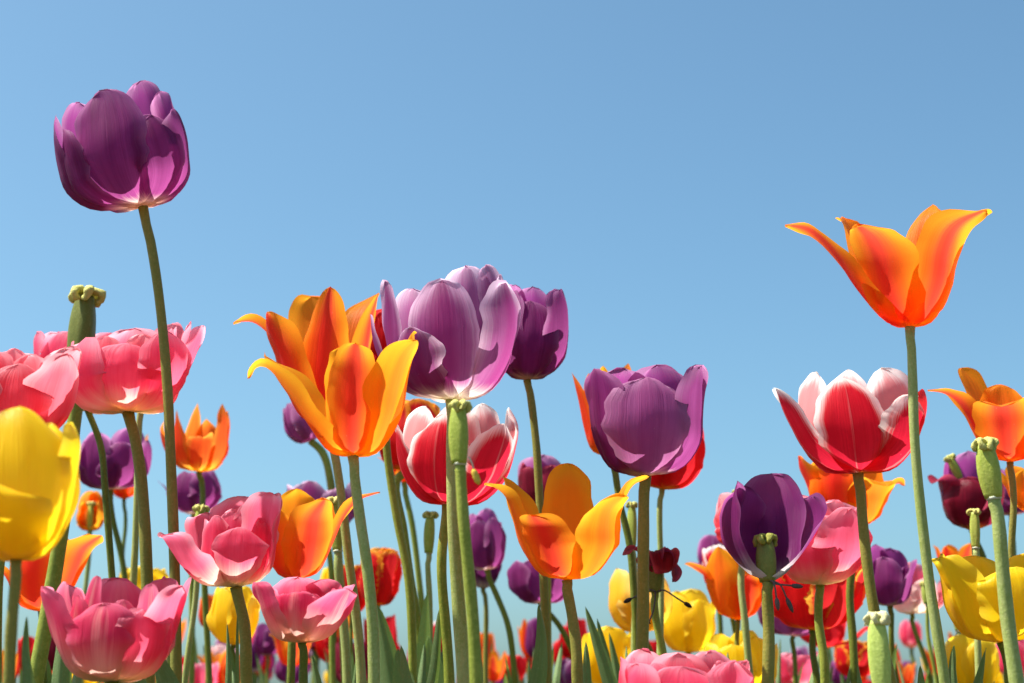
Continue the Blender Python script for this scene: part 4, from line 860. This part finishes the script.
tulip('thin seed pod standing just left of the stem under the broad mauve tulip', 633, 545, 1.4, 'red', [], [(634, 600), (635, 683)], 6, 'stem_pale', group=G_POD, pod=(40, 4.6, dict(stig_r=1.2)))
tulip('tiny seed pod low between the two stems left of the central thick stem', 418, 622, 1.9, 'red', [], [(418, 650), (418, 683)], 4, 'stem_green', group=G_POD, pod=(20, 3.2, dict(stig_r=1.2)))

# ------------------------------------------------------------------ small tulips of the rows behind
# (label, template, size px (H, R), base x, y, distance, material, stem material, group)
def small(label, kind, H, R, x, y, D, mat, group, smat='stem_dark', lean=0, seed=0, bx=0, leaves=()):
    pet = {'cup': lambda: cup6(H, R, .75, seed * 37 % 60, seed=seed), 'wide': lambda: cup6(H, R, 1.0, seed * 37 % 60, seed=seed, wav=.1), 'lily': lambda: lily6(H, R, seed * 37 % 60, None, seed, .6 * R),
           'peony': lambda: peony(H, R, seed * 37 % 60, seed, 1.0, 5), 'fringe': lambda: cup6(H, R, .95, seed * 37 % 60, seed=seed, fr=.3, b=.34)}[kind]()
    lr = random.Random(seed * 13 + 5)
    if not leaves:
        leaves = []
        for q in range(lr.choice((1, 1, 2))):
            tx = x + lr.uniform(-16, 16); ty = lr.uniform(634, 676) if q == 0 else lr.uniform(655, 680)
            leaves.append(dict(pts=[(x + lr.uniform(-4, 4), 740), (.5 * (x + tx) + lr.uniform(-3, 3), .5 * (740 + ty)), (tx, ty)], w=lr.uniform(4, 8), dy=lr.uniform(-.06, .06), turn=lr.uniform(-.8, .8)))
    return tulip(label, x, y, D, mat, pet, [(x + bx * .5, y + 30), (x + bx, y + 60)], max(3.2, 8.5 / D), smat, lean=lean, group=group, leaves=leaves, low_leaves=1)
small('small purple tulip behind the stems under the small double rose-pink one, left', 'cup', 32, 15, 268, 656, 2.6, 'purple', G_PUR, seed=1)
small('orange tulip tucked right under the small double rose-pink one', 'lily', 34, 26, 292, 667, 2.3, 'orange', G_ORA, seed=2)
small('purple tulip at the bottom edge under the small rose-pink and orange ones', 'cup', 30, 16, 288, 684, 2.9, 'purple', G_PUR, seed=3, lean=12)
small('red tulip at the bottom right of the small double rose-pink one', 'cup', 32, 13, 334, 662, 2.3, 'red', G_RED, seed=4, lean=-20)
small('maroon tulip among the stems under the fringed red ones', 'wide', 44, 18, 352, 688, 2.2, 'maroon', G_RED, seed=5)
small('ragged red tulip directly under the lone fringed red one', 'wide', 52, 16, 380, 668, 2.2, 'red', G_RED, seed=6, leaves=[dict(pts=[(398, 720), (388, 660), (377, 604)], w=11, dy=-.9, turn=.3)])
small('maroon tulip at the bottom edge beside the large dark leaf', 'wide', 36, 15, 372, 692, 2.6, 'maroon', G_RED, seed=7)
small('orange and yellow tulip behind two pale stems left of centre', 'fringe', 30, 13, 345, 642, 2.4, 'amber', G_ORA, seed=8)
small('red tulip far back beside the purple one right of the large dark leaf', 'cup', 26, 10, 391, 668, 3.2, 'red', G_RED, seed=9)
small('small purple tulip far back right of the large dark leaf', 'cup', 26, 9, 400, 684, 3.2, 'purple', G_PUR, seed=10)
small('small red and white tulip left of the thick central stem, low', 'cup', 30, 12, 438, 652, 2.8, 'red_white', G_RW, seed=11)
small('small purple tulip directly under the low red and white one', 'cup', 30, 10, 438, 674, 3.0, 'purple', G_PUR, seed=12, leaves=[dict(pts=[(414, 720), (424, 660), (428, 590)], w=7, dy=-1.7, turn=.3), dict(pts=[(405, 720), (402, 680), (398, 648)], w=6, dy=-1.8), dict(pts=[(440, 720), (436, 680), (428, 636)], w=9, dy=-1.75, turn=.2)])
small('star-shaped orange tulip low, right of the thick central stem', 'lily', 30, 18, 494, 682, 2.6, 'orange', G_ORA, seed=13)
small('red tulip low beside the star-shaped orange one', 'cup', 28, 13, 513, 683, 2.7, 'red', G_RED, seed=14)
small('purple tulip cut by the bottom edge under the star-shaped orange one', 'cup', 26, 13, 500, 702, 3.0, 'purple', G_PUR, seed=15)
small('purple tulip low under the middle, in front of a small orange one', 'cup', 40, 12, 537, 659, 2.4, 'purple', G_PUR, seed=16)
small('orange tulip behind the low purple one in the middle', 'lily', 34, 15, 529, 658, 2.6, 'orange', G_ORA, seed=17)
small('red tulip at the bottom below the low purple and orange pair in the middle', 'cup', 26, 12, 536, 673, 2.9, 'red', G_RED, seed=18, leaves=[dict(pts=[(534, 720), (542, 670), (543, 630), (539, 603)], w=5, dy=-1.8, turn=.5)])
small('red tulip between the stems left of the low yellow one', 'cup', 32, 11, 570, 658, 2.4, 'red', G_RED, seed=19)
small('lilac tulip at the bottom between the stems left of the low yellow one', 'cup', 30, 13, 570, 690, 2.4, 'lilac', G_PUR, seed=20, leaves=[dict(pts=[(584, 720), (586, 680), (586, 641)], w=4, dy=-1.3)])
small('pale lilac tulip at the bottom edge left of the low yellow one', 'cup', 30, 12, 590, 694, 2.6, 'lilac', G_PUR, seed=21)
small('red tulip at the bottom edge between two yellow ones and the pink', 'cup', 22, 12, 716, 683, 2.8, 'red_orange', G_RED, seed=22)
small('pink double tulip low between the stems below the fringed red one', 'peony', 38, 25, 795, 690, 1.9, 'pink', G_PIN, seed=23)
small('red and orange tulip low, left of the fat light green pod', 'fringe', 36, 20, 856, 678, 2.1, 'fringed_red', G_RED, seed=24)
small('small purple tulip left of the red and orange one near the fat pod', 'cup', 26, 11, 842, 686, 2.4, 'purple', G_PUR, seed=25)
small('orange tulip low right of the fat light green pod', 'lily', 24, 15, 905, 688, 2.7, 'red_orange', G_ORA, seed=26, leaves=[dict(pts=[(924, 720), (922, 690), (920, 665)], w=3, dy=-1.6)])
small('pink tulip at the right edge below the big yellow one', 'peony', 44, 20, 1018, 680, 2.0, 'pink', G_PIN, seed=27)
small('yellow tulip low at the right edge between pale stems', 'cup', 30, 14, 1004, 692, 2.2, 'yellow', G_YEL, seed=28)
small('red tulip far back at the left, between two thick stems', 'wide', 34, 13, 30, 672, 2.6, 'red', G_RED, seed=29)
small('orange tulip at the bottom left edge, behind the olive stem', 'lily', 30, 16, 6, 682, 2.6, 'orange', G_ORA, seed=30)
small('maroon tulip behind the left edge of the corner rose-pink one', 'cup', 46, 14, 56, 672, 2.1, 'maroon', G_RED, seed=31)
small('orange tulip at the bottom left between stems and the corner rose-pink one', 'cup', 40, 13, 42, 692, 2.2, 'orange', G_ORA, seed=32)
small('yellow tulip at the bottom left behind the corner rose-pink one', 'cup', 26, 15, 82, 690, 2.5, 'yellow', G_YEL, seed=33)
small('yellow tulip behind the top of the corner rose-pink one', 'wide', 36, 24, 142, 604, 1.9, 'yellow', G_YEL, seed=34)
small('small orange bud against the sky right of the corner rose-pink tulip', 'cup', 18, 7, 168, 649, 2.8, 'red_orange', G_ORA, seed=35)
small('pink double tulip low between pale stems, left', 'peony', 32, 18, 200, 694, 2.3, 'pink', G_PIN, seed=36)
small('orange tulip low behind the pale stems, over the low pink one, left', 'lily', 30, 20, 214, 682, 2.5, 'orange', G_ORA, seed=37)
small('red tulip low left of the low pink one, between stems', 'cup', 24, 9, 187, 680, 2.9, 'red', G_RED, seed=38)
small('amber tulip at the bottom under the low yellow one, left', 'cup', 36, 14, 232, 692, 2.3, 'red_orange', G_ORA, seed=39)
small('orange tulip between stems at the left, behind the small purple one', 'lily', 62, 30, 124, 499, 2.1, 'orange', G_ORA, seed=40)
small('pink tulip far back, behind the orange and yellow ones at lower left', 'peony', 24, 13, 222, 668, 2.8, 'blush', G_PIN, seed=41)
small('orange and red tulip in shade left of the low yellow one', 'cup', 34, 9, 207, 628, 2.2, 'red_orange', G_ORA, seed=42)
small('yellow tulip behind the slim pod and the small rose-pink one', 'cup', 34, 14, 334, 602, 2.2, 'yellow', G_YEL, seed=43)
small('dark purple tulip far back under the small rose-pink one, at its left', 'cup', 28, 11, 252, 672, 3.0, 'dark_purple', G_PUR, seed=44)

# rows farther back: heads a few pixels wide just above the bottom edge
rng = random.Random(77)
far_defs = [('red', 'cup', 'red'), ('orange', 'lily', 'orange'), ('purple', 'cup', 'purple'), ('yellow', 'cup', 'yellow'), ('pink', 'cup', 'pink'), ('maroon', 'cup', 'maroon'), ('red-orange', 'cup', 'red_orange'), ('lilac', 'cup', 'lilac')]
protos = {}
def copy_tree(o):
    c = o.copy(); COL.objects.link(c)
    for ch in list(o.children):
        d = ch.copy(); COL.objects.link(d); d.parent = c
    return c
k = 0
for i in range(190):
    cname, kind, mat = far_defs[rng.choice((0, 0, 0, 1, 1, 2, 2, 3, 4, 5, 6, 7))]
    D = rng.uniform(3.2, 8.5); px = rng.uniform(-70, 1094)
    py = 720 - (rng.uniform(.125, .195) if D < 4.5 else rng.uniform(.13, .21)) / D * F_PX + 22
    if cname not in protos:
        pet = cup6(40, 16, .75, 10, seed=50 + k) if kind == 'cup' else lily6(38, 24, 10, None, 51, 14)
        o = tulip('', px, py, D, mat, [], [(px + 2, py + 40)], 4, 'stem_dark', low_leaves=1)
        B, s = at(px, py, D)
        for p in pet:
            v, f, uv = petal_mesh(p, rng, 8, 10, .055 / 40); link_mesh('petal', [q + B for q in v], f, M[mat], o, uv, o.location)
        protos[cname] = o; k += 1
    else:
        o = copy_tree(protos[cname]); B, s = at(px, py, D); o.location = (B.x, D, 0)
        o.rotation_euler = (0, 0, rng.uniform(0, 6.28)); zz = B.z / protos[cname]['top']; o.scale = (zz * rng.uniform(.9, 1.1),) * 2 + (zz,)
        ALL.append(o)
    if 'top' not in o: o['top'] = B.z
    o['label'] = 'tiny %s tulip far back in the field, just above the bottom edge of the photograph' % cname
    o['category'] = 'tulip'; o['group'] = 'tiny %s tulips far back in the field' % cname
for o in ALL:
    if 'top' in o: del o['top']
